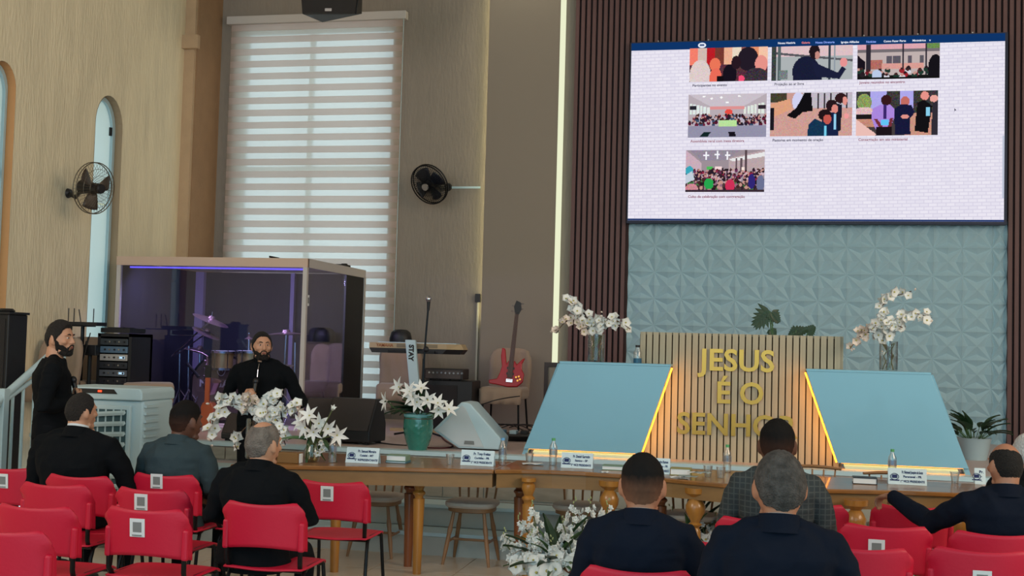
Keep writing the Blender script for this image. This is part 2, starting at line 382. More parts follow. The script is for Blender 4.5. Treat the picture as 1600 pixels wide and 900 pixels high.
for i in range(14):
    for j in range(9):
        zc = z_scr0+.02-ts*(j+.5)
        xx = ta+ts*(i+.5)
        if zc < SZ+ts*.4: continue
        if i == 13:
            o = inst('relief_tile', tmesh, rl, loc=(ta+ts*13.25, BW-.044, zc)); o.scale = (.5, 1, 1)
        else: inst('relief_tile', tmesh, rl, loc=(xx, BW-.044, zc))
# ---------------------------------------------------------------- LED screen
cY = BW-.22
c00 = onY(978, 343, cY); c11 = onY(1573, 54, cY); c01 = onY(990, 66, cY); c10 = onY(1566, 348, cY)
SX0, SX1 = (c00.x+c01.x)/2, (c10.x+c11.x)/2; SZ0, SZ1 = (c00.z+c10.z)/2, (c01.z+c11.z)/2
scr = thing('led_screen', 'large wall-mounted LED screen showing a photo gallery page', 'screen', ((SX0+SX1)/2, cY, (SZ0+SZ1)/2))
sxw, szw = (SX1-SX0)/2, (SZ1-SZ0)/2
MB().bb(-sxw-.015, sxw+.03, .002, .10, -szw-.03, szw+.012).build('casing', m_navy, scr)
for k in range(7): MB().box((-sxw+.3+k*.56, .02, szw+.02), (.015, .02, .015)).build('mount_clip', m_chrome, scr)
def emis(name, col, s=1.0, seam=False):
    m = bpy.data.materials.new(name); m.use_nodes = True; nt = m.node_tree; nt.nodes.clear()
    o = nt.nodes.new('ShaderNodeOutputMaterial'); e = nt.nodes.new('ShaderNodeEmission'); e.inputs[1].default_value = s
    if col is None:
        a = nt.nodes.new('ShaderNodeAttribute'); a.attribute_name = 'Col'; nt.links.new(a.outputs[0], e.inputs[0])
    elif seam:
        tc = nt.nodes.new('ShaderNodeTexCoord'); b = nt.nodes.new('ShaderNodeTexBrick'); b.inputs['Scale'].default_value = 1
        b.inputs['Color1'].default_value = lin((228, 224, 238))+(1,); b.inputs['Color2'].default_value = lin((236, 232, 243))+(1,); b.inputs['Mortar'].default_value = lin((212, 207, 226))+(1,)
        b.inputs['Brick Width'].default_value = .09; b.inputs['Row Height'].default_value = .038; b.inputs['Mortar Size'].default_value = .007; b.inputs['Mortar Smooth'].default_value = 1
        mp = nt.nodes.new('ShaderNodeMapping'); mp.inputs['Rotation'].default_value = (PI/2, .0, .02); nt.links.new(tc.outputs['Object'], mp.inputs[0]); nt.links.new(mp.outputs[0], b.inputs[0]); nt.links.new(b.outputs[0], e.inputs[0])
    else: e.inputs[0].default_value = lin(col)+(1,)
    nt.links.new(e.outputs[0], o.inputs[0]); return m
MB().bb(-sxw, sxw, -.002, .002, -szw, szw).build('display_page', emis('lit_page', (235, 232, 242), 1.0, True), scr)
def sp_(px, py): p = onY(px, py, cY); return p.x-scr.location.x, p.z-scr.location.z
MB().bb(-sxw, sxw, -.005, -.003, szw-.085, szw).build('menu_bar', emis('lit_navy_bar', (14, 52, 104)), scr)
MB().bb(-sxw, sxw, -.005, -.003, -szw-.0, -szw+.02).build('bottom_bar', emis('lit_navy_line', (40, 60, 110)), scr)
MB().bb(sxw-.02, sxw, -.005, -.003, -szw+.25, szw-.7-.4).build('scroll_bar', emis('lit_grey', (190, 196, 214)), scr)
lt = emis('lit_white_text', (232, 238, 250)); lr = emis('lit_red_text', (230, 130, 130)); lb = emis('lit_blue_text', (140, 170, 255)); ld = emis('lit_dark_text', (70, 70, 90)); lrd = emis('lit_caption_red', (150, 90, 110))
def stext(s, px, py, size, m, align='CENTER', bold=.0008):
    x, z = sp_(px, py); text(s, size, m, scr, T(x, -.006, z) @ FACE, .0003, 'lettering', bold, align)
for s, px, py, m in (('Nossa História', 1243, 67.5, lt), ('Galeria', 1287, 66.5, lr), ('Nossa Diretoria', 1325, 66, lb), ('Igrejas Afiliadas', 1329+0, 65.5, lt)): pass
for s, px, py, m in (('Nossa História', 1243, 67.5, lt), ('Galeria', 1259, 67, lr), ('Nossa Diretoria', 1289, 66.5, lb), ('Igrejas Afiliadas', 1328, 66, lt), ('Notícias', 1361, 65.5, lb), ('Como Fazer Parte', 1398, 64.5, lt), ('Ministérios', 1436, 63.5, lt)):
    stext(s, px-(14 if s.startswith('Nossa H') else 0), py, .031, m)
stext('v', 1453, 63, .035, lt)
for s, px, py, m in (('Participantes no evento', 1082, 134, ld), ('Projeção ao ar livre', 1210, 132, ld), ('Jovens reunidos no encontro', 1343, 129.5, lrd),
                     ('Assembleia geral com mesa diretora', 1079, 221, lrd), ('Pastores em momento de oração', 1207, 219.5, ld), ('Consagração em ato ministerial', 1341, 218.5, lrd), ('Culto de celebração com congregação', 1075, 307.5, lrd)):
    stext(s, px, py, .040, m, 'LEFT')
x, z = sp_(1097, 71); MB().ell((x, -.006, z), (.045, .001, .03), nu=16).build('logo', lt, scr)
MB().box((x, -.008, z+.002), (.05, .001, .02)).build('logo_book', emis('lit_logo_navy', (60, 84, 130)), scr)
x, z = sp_(1491, 172); MB().add([(x, -.006, z+.02), (x+.022, -.006, z-.004), (x+.008, -.006, z-.006), (x+.002, -.006, z-.02)], [(0, 1, 2, 3)]).build('pointer', ld, scr)
class Pic:
    def __init__(s, w, h, bg): s.w, s.h = w, h; s.p = [[bg]*w for _ in range(h)]; s.r = random.Random(w*h+sum(bg))
    def rect(s, x0, y0, x1, y1, c, j=0):
        for y in range(max(0, int(y0*s.h)), min(s.h, int(math.ceil(y1*s.h)))):
            for x in range(max(0, int(x0*s.w)), min(s.w, int(math.ceil(x1*s.w)))): s.p[y][x] = tuple(min(255, max(0, v+s.r.randint(-j, j) if j else v)) for v in c)
    def ell(s, cx, cy, rx, ry, c, j=0):
        for y in range(s.h):
            for x in range(s.w):
                if ((x+.5)/s.w-cx)**2/rx**2+((y+.5)/s.h-cy)**2/ry**2 <= 1: s.p[y][x] = tuple(min(255, max(0, v+s.r.randint(-j, j) if j else v)) for v in c)
    def poly(s, P, c, j=0):
        for y in range(s.h):
            for x in range(s.w):
                u, v = (x+.5)/s.w, (y+.5)/s.h; ins = False
                for k in range(len(P)):
                    (a, b), (d, e) = P[k], P[k-1]
                    if (b > v) != (e > v) and u < (d-a)*(v-b)/(e-b)+a: ins = not ins
                if ins: s.p[y][x] = tuple(min(255, max(0, q+s.r.randint(-j, j) if j else q)) for q in c)
m_pic = emis('lit_photo_colours', None, .95)
def put(pic, px0, py0, px1, py1):
    x0, z1 = sp_(px0, py0); x1, z0 = sp_(px1, py1); w, h = pic.w, pic.h
    me = bpy.data.meshes.new('gallery_photo')
    vs = [(x0+(x1-x0)*i/w, -.006, z1+(z0-z1)*j/h) for j in range(h+1) for i in range(w+1)]
    fs = [(j*(w+1)+i, (j+1)*(w+1)+i, (j+1)*(w+1)+i+1, j*(w+1)+i+1) for j in range(h) for i in range(w)]
    me.from_pydata(vs, [], fs); ca = me.color_attributes.new('Col', 'FLOAT_COLOR', 'CORNER'); buf = []
    for j in range(h):
        for i in range(w): buf += (list(lin(pic.p[j][i]))+[1])*4
    ca.data.foreach_set('color', buf); me.materials.append(m_pic)
    o = bpy.data.objects.new('gallery_photo', me); COL.objects.link(o); o.parent = scr; return o
def crowd(p, y0, y1, cols, n, r=.02, seed=3):
    q = random.Random(seed)
    for k in range(n):
        y = y0+(y1-y0)*k/n; x = q.random(); p.ell(x, y, r, r*2, q.choice(cols)); p.ell(x, y-r*1.6, r*.55, r*1.1, q.choice([(70, 40, 40), (200, 150, 140), (40, 28, 34)]))
W_, H_ = 104, 56
p = Pic(W_, H_, (206, 110, 96))
for k, c in enumerate([(250, 130, 110), (214, 190, 180), (190, 30, 40), (120, 60, 50), (240, 180, 150), (236, 220, 200), (150, 90, 80), (230, 150, 110), (250, 200, 170)]): p.rect(k/9, 0, (k+1)/9, .55, c, 10)
p.rect(0, .5, 1, 1, (90, 50, 60), 20); p.ell(.14, .85, .14, .5, (226, 208, 206), 14); p.ell(.33, .5, .07, .2, (240, 120, 90)); p.ell(.34, .9, .08, .3, (240, 110, 90)); p.ell(.52, .8, .09, .3, (24, 18, 30)); p.ell(.75, .35, .13, .35, (36, 28, 40)); p.ell(.60, .45, .06, .2, (40, 24, 34)); p.ell(.92, .5, .08, .25, (236, 150, 140)); p.ell(.86, .9, .16, .28, (60, 50, 60), 24); p.ell(.67, .93, .04, .1, (250, 80, 120)); p.rect(.36, .85, .44, 1, (20, 14, 20))
put(p, 1078, 76, 1199, 126)
p = Pic(W_, H_, (176, 182, 184)); p.rect(0, 0, 1, .3, (226, 196, 200), 8); p.poly([(0, .15), (1, .42), (1, .48), (0, .22)], (90, 90, 96)); p.rect(0, 0, .05, 1, (60, 66, 66), 20); p.rect(.08, 0, .11, 1, (90, 104, 106)); p.rect(.71, 0, .73, 1, (60, 70, 80)); p.rect(.77, 0, .785, 1, (150, 160, 170)); p.rect(.1, .7, .2, .95, (120, 130, 130), 30)
p.ell(.43, .75, .17, .45, (26, 30, 56), 4); p.rect(.27, .75, .62, 1, (26, 30, 56), 4); p.ell(.53, .17, .065, .22, (34, 24, 30)); p.ell(.565, .28, .03, .12, (200, 140, 130)); p.poly([(.5, .45), (.82, .8), (.87, .6), (.92, .7), (.84, .98), (.55, .9)], (28, 32, 60)); p.ell(.89, .5, .045, .13, (236, 150, 150))
put(p, 1206, 73.5, 1332, 124)
p = Pic(W_, H_, (196, 180, 178)); p.rect(0, 0, 1, .14, (226, 170, 180), 8); p.rect(.84, 0, 1, .2, (110, 140, 80), 20); p.rect(0, .16, 1, .22, (120, 112, 116)); p.rect(.15, .45, .3, .7, (180, 110, 100), 16)
for a, b in ((.36, .42), (.44, .52), (.62, .66), (.76, .8)): p.rect(a, .35, b, .55, (96, 90, 100), 8)
p.rect(.3, .56, .8, .7, (222, 160, 150), 8)
for a in (.11, .14, .55, .83): p.rect(a, 0, a+.016, .95, (50, 46, 56))
p.poly([(0, .3), (.1, .5), (.08, 1), (0, 1)], (26, 20, 30)); p.rect(0, .9, 1, 1, (26, 28, 26)); crowd(p, .72, .95, [(120, 30, 44), (34, 60, 50), (40, 34, 40), (220, 220, 230), (160, 40, 50)], 26, .035, 5); p.ell(.95, .72, .09, .4, (22, 20, 26)); p.ell(.24, .88, .06, .15, (190, 206, 236)); p.rect(0, .95, 1, 1, (20, 20, 20))
put(p, 1340, 70.5, 1468, 122)
p = Pic(W_, H_, (188, 176, 184)); p.poly([(0, 0), (1, 0), (.72, .28), (.28, .28)], (206, 196, 206), 4)
for x, y in ((.42, .08), (.65, .06), (.5, .2), (.3, .1), (.2, .05)): p.ell(x, y, .02, .02, (255, 255, 255))
for k in range(6): p.rect(.02+k*.045, .22+k*.02, .045+k*.045, .45, (226, 236, 232), 10); p.rect(.94-k*.045, .22+k*.02, .965-k*.045, .45, (226, 236, 226), 10)
p.rect(.02, .27, .1, .34, (40, 40, 50)); p.rect(.9, .27, .99, .34, (50, 40, 50)); p.ell(.52, .42, .05, .07, (236, 80, 70)); p.rect(.28, .3, .72, .34, (226, 150, 150)); crowd(p, .5, .72, [(110, 30, 60), (90, 24, 50), (40, 30, 50), (60, 80, 110), (190, 180, 200)], 120, .022, 8); p.rect(0, .74, 1, 1, (150, 148, 172), 5); p.rect(.4, .62, .62, .74, (190, 230, 160), 10); p.poly([(.2, .88), (.3, .88), (.25, .99), (.14, .99)], (20, 40, 40)); p.poly([(.52, .87), (.6, .87), (.62, .99), (.53, .99)], (24, 20, 30))
put(p, 1076, 148, 1197, 214)
p = Pic(W_, H_, (206, 158, 148)); p.rect(0, .35, 1, 1, (210, 160, 150), 14); p.rect(.4, 0, 1, .35, (196, 188, 200), 10); p.rect(0, 0, .2, .2, (70, 66, 50), 16); p.poly([(.0, .25), (.24, .14), (.27, .38), (.05, .55)], (226, 164, 130), 8); p.ell(.34, .2, .07, .22, (214, 214, 246)); p.poly([(.42, 0), (.5, 0), (.52, .42), (.4, .45), (.3, .6), (.2, .52), (.32, .35)], (18, 16, 20)); p.rect(0, .35, .04, .85, (30, 26, 34))
for a in (.58, .66, .74, .93): p.rect(a, .02, a+.01, .36, (60, 54, 60))
p.ell(.86, .14, .07, .12, (50, 26, 30)); p.ell(.91, .2, .03, .1, (230, 150, 140)); p.poly([(.8, .25), (.88, .3), (.86, .9), (.72, .9)], (26, 28, 44)); p.ell(.93, .55, .03, .06, (246, 160, 160)); p.ell(.75, .3, .07, .13, (40, 24, 30)); p.ell(.79, .38, .04, .1, (226, 140, 130)); p.poly([(.66, .42), (.8, .48), (.84, 1), (.6, 1)], (24, 34, 70)); p.ell(.67, .52, .08, .13, (36, 22, 26)); p.ell(.7, .62, .05, .11, (200, 90, 80)); p.poly([(.55, .6), (.68, .72), (.72, 1), (.46, 1), (.47, .75)], (22, 54, 84), 8); p.rect(.67, .78, .69, 1, (120, 210, 240)); p.rect(.78, .5, .8, .85, (150, 210, 240))
put(p, 1204, 146, 1331, 212)
p = Pic(W_, H_, (70, 62, 62)); p.rect(0, 0, 1, .5, (60, 58, 56), 24); p.rect(.18, 0, .37, .45, (178, 172, 240), 6); p.rect(.54, 0, .7, .4, (178, 172, 240), 6); p.ell(.1, .25, .09, .2, (140, 160, 90), 30); p.ell(.1, .45, .12, .1, (226, 190, 190), 24); p.poly([(0, .6), (.25, 1), (0, 1)], (240, 190, 180)); p.rect(0, .6, .35, .8, (200, 140, 120), 16); p.rect(.6, .5, 1, 1, (206, 150, 130), 14); p.rect(.0, .52, .2, .62, (30, 26, 28)); p.poly([(0, .62), (.26, .98), (0, .98)], (240, 194, 186))
p.poly([(.2, .4), (.3, .3), (.42, .3), (.5, .45), (.47, .6), (.42, .85), (.24, .85), (.19, .6)], (174, 138, 226), 5); p.ell(.37, .2, .065, .12, (56, 26, 30)); p.poly([(.22, .62), (.26, .62), (.38, .92), (.34, .98)], (120, 50, 60)); p.poly([(.42, .62), (.46, .6), (.42, .92), (.36, .98)], (120, 50, 60)); p.rect(.25, .82, .44, 1, (30, 20, 26)); p.rect(.31, .65, .4, .76, (100, 200, 250)); p.rect(.345, .32, .37, .62, (60, 40, 110))
p.ell(.6, .24, .055, .12, (200, 110, 100)); p.poly([(.47, .4), (.55, .3), (.68, .32), (.72, .5), (.66, .62), (.67, .98), (.48, .98)], (24, 26, 60), 5); p.ell(.6, .58, .05, .05, (230, 150, 140)); p.ell(.84, .12, .05, .1, (236, 150, 140)); p.poly([(.75, .28), (.83, .2), (.93, .35), (.9, .7), (.88, .95), (.72, .9)], (20, 18, 22)); p.rect(.86, .38, .9, .56, (140, 210, 240)); p.poly([(.94, .1), (1, .1), (1, 1), (.92, 1)], (50, 46, 56)); p.ell(.95, .18, .05, .08, (240, 170, 160))
put(p, 1338, 143.5, 1465, 211)
p = Pic(W_, H_, (160, 146, 154)); p.poly([(0, 0), (.2, .3), (.2, .55), (0, .6)], (206, 176, 190), 8); p.poly([(.05, 0), (.7, 0), (.5, .25), (.2, .25)], (150, 140, 156), 10); p.poly([(1, 0), (1, .5), (.55, .5), (.55, .2)], (190, 168, 172), 8); p.poly([(1, .05), (1, .16), (.6, .27), (.55, .22)], (236, 236, 236)); p.rect(.75, 0, .77, .5, (90, 74, 80))
for x, y in ((.26, .12), (.4, .1), (.53, .12)): p.rect(x-.005, y-.07, x+.005, y+.1, (250, 250, 255)); p.rect(x-.03, y, x+.03, y+.02, (250, 250, 255))
for a in (.64, .7): p.rect(a, .2, a+.012, .52, (100, 84, 90))
p.rect(.27, .4, .34, .46, (80, 190, 90)); p.rect(.38, .4, .46, .45, (250, 220, 220)); p.rect(.72, .42, .75, .5, (250, 230, 220)); crowd(p, .48, .8, [(150, 40, 70), (60, 30, 60), (40, 30, 44), (110, 50, 90), (210, 180, 190)], 170, .022, 12); crowd(p, .78, 1, [(50, 34, 44), (70, 120, 70), (80, 60, 60), (150, 110, 130)], 60, .04, 13)
p.ell(.3, .8, .06, .13, (40, 170, 80)); p.ell(.57, .85, .06, .15, (210, 50, 90)); p.ell(.84, .75, .045, .18, (50, 40, 120)); p.ell(.05, .5, .05, .12, (60, 170, 190)); p.poly([(0, .6), (.08, .5), (.12, .7), (0, .8)], (200, 210, 224)); p.ell(.95, .8, .05, .2, (110, 116, 150)); p.ell(.08, .92, .08, .12, (210, 140, 150), 20); p.rect(.0, .95, 1, 1, (60, 44, 56), 8)
put(p, 1072, 235, 1194, 300)

# ---------------------------------------------------------------- fans, hanging speaker
def fan(nm, label, loc, axis, R_, dark, wallpt, solid):
    t = thing(nm, label, 'fan', loc); ax = V(axis).normalized(); u, v = frame_from(ax)
    rot = Matrix((u, v, ax)).transposed()
    mm = m_dkmetal if dark else mat('brass_grey_wire', (110, 100, 84), .4, metal=.6)
    g = MB(); n = 40 if not solid else 56
    def ringp(r, z): return [(rot @ V((r*math.cos(2*PI*k/32), r*math.sin(2*PI*k/32), z))) for k in range(33)]
    rim = MB()
    for z in (-.02, .02): rim.tube(ringp(R_, z), .005 if not solid else .008, 6)
    rim.build('cage_rim', mm, t, True)
    for k in range(n):
        a = 2*PI*k/n
        for sg in (1, -1): g.tube([rot @ V((q*R_*math.cos(a), q*R_*math.sin(a), sg*(.02+.07*(1-q**2)))) for q in (.16, .45, .75, 1)], .0016 if not solid else .003, 4, cap=False)
    for r in (.5, .75): g.tube([rot @ V((r*R_*math.cos(2*PI*k/32), r*R_*math.sin(2*PI*k/32), .02+.07*(1-r*r))) for k in range(33)], .002, 4)
    g.build('cage_wires', mm, t)
    MB().tube([rot @ V((0, 0, .085)), rot @ V((0, 0, .105))], [R_*.2, R_*.17], 20).build('badge', m_black if not solid else m_chrome, t, True)
    bmat = mat('smoky_fan_blade', (70, 58, 50), .4) if not solid else mat('dark_blue_fan_blade', (22, 26, 40), .35)
    nb = 3 if not solid else 4
    for k in range(nb):
        a = 2*PI*k/nb+.4
        b = MB().grid(lambda s, q, a=a: rot @ V(((.05+.9*(R_-.07)*s)*math.cos(a+(q-.5)*(1.1-.35*s)*(1.3 if solid else 1)), (.05+.9*(R_-.07)*s)*math.sin(a+(q-.5)*(1.1-.35*s)*(1.3 if solid else 1)), (q-.5)*.05)), 5, 5)
        b.build('blade', bmat, t, True, solid=.004)
    MB().tube([rot @ V((0, 0, .06)), rot @ V((0, 0, -.05)), rot @ V((0, 0, -.16)), rot @ V((0, 0, -.19))], [.05, .055, .07, .045], 16).build('motor', m_black, t, True)
    wp = V(wallpt)-V(loc); e = rot @ V((0, 0, -.13))
    MB().tube([e, (e+wp)/2-V((0, 0, .07)), wp], [.018, .02, .022], 8).build('bracket', m_black, t, True)
    nn = V((1, 0, 0)) if not solid else V((0, -1, 0))
    MB().tube([wp, wp+nn*.03], [.05, .04], 14).build('wall_plate', m_black, t, True)
    return t
fl_ = onX(112, 303, LW); fc = onX(150, 296, LW+.45)
fan('wall_fan', 'wall fan with open wire cage beside the arched window', onX(147, 294, LW+.42), (.90, -.20, -.10), .25, False, (LW+.001, onX(106, 302, LW).y, onX(106, 302, LW).z), False)
f2 = onY(671, 288, BW-.38)
fan('wall_fan', 'dark oscillating fan on the grey wall right of the blind', f2, (-.28, -.80, -.45), .235, True, (f2.x+.12, BW-.001, f2.z+.02), True)
cc = onY(729, 293, BW-.01)
tag(MB().bb(f2.x+.17, X(751, BW, 293), BW-.02, BW-.001, cc.z-.012, cc.z+.012).build('conduit', m_whitep), 'white horizontal conduit feeding the dark wall fan', 'conduit')
hs = onY(513, 20, 11.2)
sp = thing('hanging_speaker', 'black loudspeaker hung high in front of the blind', 'speaker', (hs.x, 11.2, hs.z), .12)
MB().prism([(-.27, .0), (.27, 0), (.33, .55), (-.33, .55)], 'y', 0, .05).build('grille', m_grille, sp)
MB().add([(-.28, .04, 0), (.28, .04, 0), (.34, .04, .56), (-.34, .04, .56), (-.18, .46, .03), (.24, .46, .12), (.24, .46, .56), (-.18, .46, .56)], [(0, 1, 2, 3), (4, 7, 6, 5), (0, 4, 5, 1), (1, 5, 6, 2), (2, 6, 7, 3), (3, 7, 4, 0)]).build('cabinet', m_black, sp)
MB().box((0, -.004, .03), (.07, .006, .03)).build('badge', m_chrome, sp)
MB().tube([(0, .25, .5), (0, .25, CZ-hs.z-.01)], .015, 8).build('hanger_pole', m_dkmetal, sp)
# ---------------------------------------------------------------- pulpit and side desks
PY = SE+.40
xl, xr = X(1000, PY, 530), X(1318, PY, 540); zt = onY(1150, 522, PY).z
pul = thing('pulpit', 'tall oak slatted pulpit lettered in gold between two white panels', 'pulpit', ((xl+xr)/2, PY, SZ)); pw = (xr-xl)/2; ph = zt-SZ
MB().prism([(-pw, .02), (-pw, .55), (pw-.05, .55), (pw+.0, .50), (pw+.012, .42), (pw+.0, .02)], 'z', 0, ph).build('core', m_fluted, pul)
MB().bb(-pw, pw-.03, .012, .022, 0, ph-.02).build('groove_board', m_flutedbk, pul)
n = 30; stp_ = (2*pw-.02)/n
sm = MB().bb(-stp_*.40, stp_*.40, -.014, .018, 0.0, ph).mesh('slat', m_fluted)
for k in range(n): inst('slat', sm, pul, loc=(-pw+stp_*(k+.5), 0, 0))
for s, cx, cy, h in (('JESUS', 1152, 565, .250), ('É O', 1156, 616, .250), ('SENHOR', 1150, 666, .250)):
    c = onY(cx, cy, PY-.02); off = c.x-pul.location.x
    # one object per word, letters standing proud of the slats
    text(s, h*1.0, m_gold, pul, T(off, -.026, c.z-SZ) @ FACE, .01, 'gold_lettering', .005, sx={'JESUS': 1.02, 'É O': .98, 'SENHOR': 1.0}[s])
DY = SE+.17
def desk(label, ptl, ptr, pbr, pbl, side):
    P = [onY(p[0], p[1], DY) for p in (pbl, pbr, ptr, ptl)]; b = min(P[0].z, P[1].z); zb = max(SZ+.05, (P[0].z+P[1].z)/2); ztp = (P[2].z+P[3].z)/2
    cx = (P[0].x+P[1].x)/2
    t = thing('side_desk', label, 'desk', (cx, DY, SZ))
    q = [(P[0].x-cx, zb-SZ), (P[1].x-cx, zb-SZ), (P[2].x-cx, ztp-SZ), (P[3].x-cx, ztp-SZ)]
    MB().prism(q, 'y', -.0, .035).build('front_panel', m_white, t, bevel=.003)
    inner = [(q[0][0]+.06, 0), (q[1][0]-.06, 0), (q[2][0]-.06, q[2][1]-.03), (q[3][0]+.06, q[3][1]-.03)]
    MB().prism(inner, 'y', .06, .20).build('body', m_white, t)
    MB().bb(q[3][0], q[2][0], .0, .21, q[3][1], q[3][1]+.02).build('desk_top', m_white, t, bevel=.003)
    o = (q[1], q[2]) if side > 0 else (q[0], q[3]); oo = (q[0], q[3]) if side > 0 else (q[1], q[2])
    MB().prism([(oo[0][0]-.02, 0), (oo[0][0]+.02, 0), (oo[1][0]+.02, oo[1][1]), (oo[1][0]-.02, oo[1][1])], 'y', .035, .21).build('end_panel', m_white, t)
    s = -1 if side > 0 else 1
    wm = glow('warm_led', (255, 140, 36), 7)
    MB().tube([(o[0][0]-s*.008, .045, zb-SZ+.0), (o[1][0]-s*.008, .045, o[1][1]-.01)], .0065, 6).build('led_strip', wm, t)
    MB().tube([(q[0][0]+.03, .045, zb-SZ+.004), (q[1][0]-.03, .045, zb-SZ+.004)], .010, 6).build('led_strip', wm, t)
    for a, bpt, ln in ((V((o[0][0]-s*.0, .05, zb-SZ)), V((o[1][0]-s*.0, .05, o[1][1])), 1), (V((q[0][0], .05, zb-SZ-.0)), V((q[1][0], .05, zb-SZ)), 0)):
        l = bpy.data.lights.new('led_glow', 'AREA'); l.shape = 'RECTANGLE'; l.size = .02; l.size_y = (bpt-a).length; l.energy = 1.15 if ln else .6; l.color = (1, .42, .08)
        lo = bpy.data.objects.new('led_glow', l); COL.objects.link(lo); lo.parent = t; lo.location = (a+bpt)/2+(V((-s*.015, .03, 0)) if ln else V((0, .0, -.012)))
        y = (bpt-a).normalized(); z = (V((s*1.0, -.55, 0)) if ln else V((0, .3, 1))); z = (z-y*z.dot(y)).normalized(); x = y.cross(z)
        lo.matrix_local = Matrix.Translation(lo.location) @ Matrix((x, y, z)).transposed().to_4x4()
    return t
dL = desk('white slanted desk left of the oak pulpit', (874, 567), (1048, 574), (1001, 709), (818, 706), 1)
dR = desk('white slanted desk right of the oak pulpit', (1260, 580), (1455, 586), (1514, 737), (1309, 731), -1)

# ---------------------------------------------------------------- drum booth
BY0, BY1 = 11.2, 12.95
bX1 = onY(478, 420, BY0).x; bX0 = onY(187, 420, BY0).x; bT = onY(478, 404, BY0).z; bX0 = max(bX0, LW+.14)
bo = thing('drum_booth', 'white framed glass drum booth by the left wall', 'booth', ((bX0+bX1)/2, BY0, SZ)); bw = (bX1-bX0)/2; bd = BY1-BY0; bh = bT-SZ
for (x, y) in ((-bw, 0), (bw, 0), (bw, bd), (-bw, bd)):
    MB().bb(x-.022, x+.022, y-.022, y+.022, 0, bh-.08).build('post', m_frame, bo)
MB().bb(-bw-.025, bw+.025, -.025, .02, bh-.09, bh).build('front_beam', mat('peach_frame_paint', (206, 178, 158), .5), bo)
MB().bb(bw-.02, bw+.025, .0, bd, bh-.09, bh).build('side_beam', m_frame, bo)
MB().bb(-bw, bw-.03, .03, bd, bh-.04, bh-.01).build('roof', m_frame, bo)
MB().bb(-bw+.02, bw-.02, -.004, .004, .05, bh-.09).build('front_pane', m_smoke, bo)
MB().bb(bw-.004, bw+.004, .03, bd-.62, .05, bh-.09).build('side_pane', m_smoke, bo)
MB().bb(bw-.012, bw+.012, bd-.60, bd-.03, .05, bh-.09).build('black_door', m_black, bo)
m_acou = mat('dark_navy_acoustic_lining', (26, 28, 44), .9); m_acou2 = mat('dark_slate_lining', (46, 48, 62), .9)
MB().bb(-bw, -bw+.02, .03, bd, 0, bh-.05).build('left_lining', m_acou, bo)
MB().bb(-bw, bw-.62, bd-.03, bd-.01, 0, bh-.05).build('back_lining', m_acou, bo)
MB().bb(bw-.62, bw-.03, bd-.03, bd-.01, 0, bh-.05).build('back_door_panel', m_acou2, bo)
for x0, x1 in [(onY(a, 500, BY1-.1).x-(bX0+bX1)/2, onY(b_, 500, BY1-.1).x-(bX0+bX1)/2) for a, b_ in ((269, 286), (288, 316), (452, 458))]: MB().bb(x0, x1, bd-.10, bd-.04, 0, bh-.05).build('inner_column', mat('lilac_grey_panel', (116, 108, 136), .8), bo)
MB().box((bw+.012, .06, bh-.42), (.004, .05, .11)).build('sticker', m_paper, bo); MB().box((bw+.015, .06, bh-.42), (.002, .03, .06)).build('sticker_print', m_greycode, bo)
MB().bb(-bw+.1, bw-.03, .03, .05, bh-.115, bh-.10).build('led_strip', glow('violet_led', (110, 96, 255), 2.2), bo)
l = bpy.data.lights.new('violet_glow', 'AREA'); l.shape = 'RECTANGLE'; l.size = 1.6; l.size_y = .1; l.energy = 36; l.color = (.66, .60, 1)
lo = bpy.data.objects.new('violet_glow', l); COL.objects.link(lo); lo.parent = bo; lo.location = (0, .15, bh-.13); lo.rotation_euler = (.75, 0, 0)
tag(MB().tube([onY(421, 401, BY0+.2), onY(436, 404, BY0+.2)], .012, 6).build('cable_stub', m_black), 'short black cable end lying on the booth roof', 'cable')
pz = onX(540, 409, bX1-.05)
tag(MB().box((bX1-.08, pz.y, bT+.012), (.1, .22, .035)).box((bX1-.08, pz.y+.05, bT+.035), (.05, .06, .02)).build('power_adapter', m_black), 'black power adapter on the booth roof edge', 'adapter')
# drum kit inside
def bp(px, py, Y=11.75): return onY(px, py, Y)
c = bp(346, 606); dk = thing('drum_kit', 'drum kit with gold tom drums inside the glass booth', 'drums', (c.x, 11.75, SZ)); L = lambda px, py, Y=11.75: V(bp(px, py, Y))-V((c.x, 11.75, SZ))
br = (c.z-SZ)*.98; m_gshell = mat('gold_sparkle_shell', (196, 170, 110), .25, metal=.7); m_skin = mat('drum_head', (206, 206, 210), .5)
rb = L(346, 606)
MB().tube([rb, rb+V((0, .38, 0))], br*.97, 36).build('bass_drum_shell', m_gshell, dk, True)
MB().tube([rb+V((0, -.012, 0)), rb+V((0, .02, 0))], br, 36).tube([rb+V((0, .36, 0)), rb+V((0, .39, 0))], br, 36).build('hoop', m_black, dk, True)
bh_ = MB().tube([rb+V((0, -.018, 0)), rb+V((0, -.012, 0))], br*.93, 36).build('bass_drum_head', mat('dark_bronze_drum_head', (112, 96, 86), .4), dk)
text('NAGANO', .105, m_skin, bh_, T(rb.x+.02, -.022, rb.z+.04) @ FACE, .001, 'lettering', .003, sx=1.15)
MB().tube([(rb.x+.045*math.cos(a*PI/12), -.021, rb.z+.19+.06*math.sin(a*PI/12)) for a in range(25)], .004, 5).build('emblem_ring', m_skin, bh_)
text('N', .06, m_skin, bh_, T(rb.x+.045-.045, -.022, rb.z+.19) @ FACE, .001, 'emblem_letter')
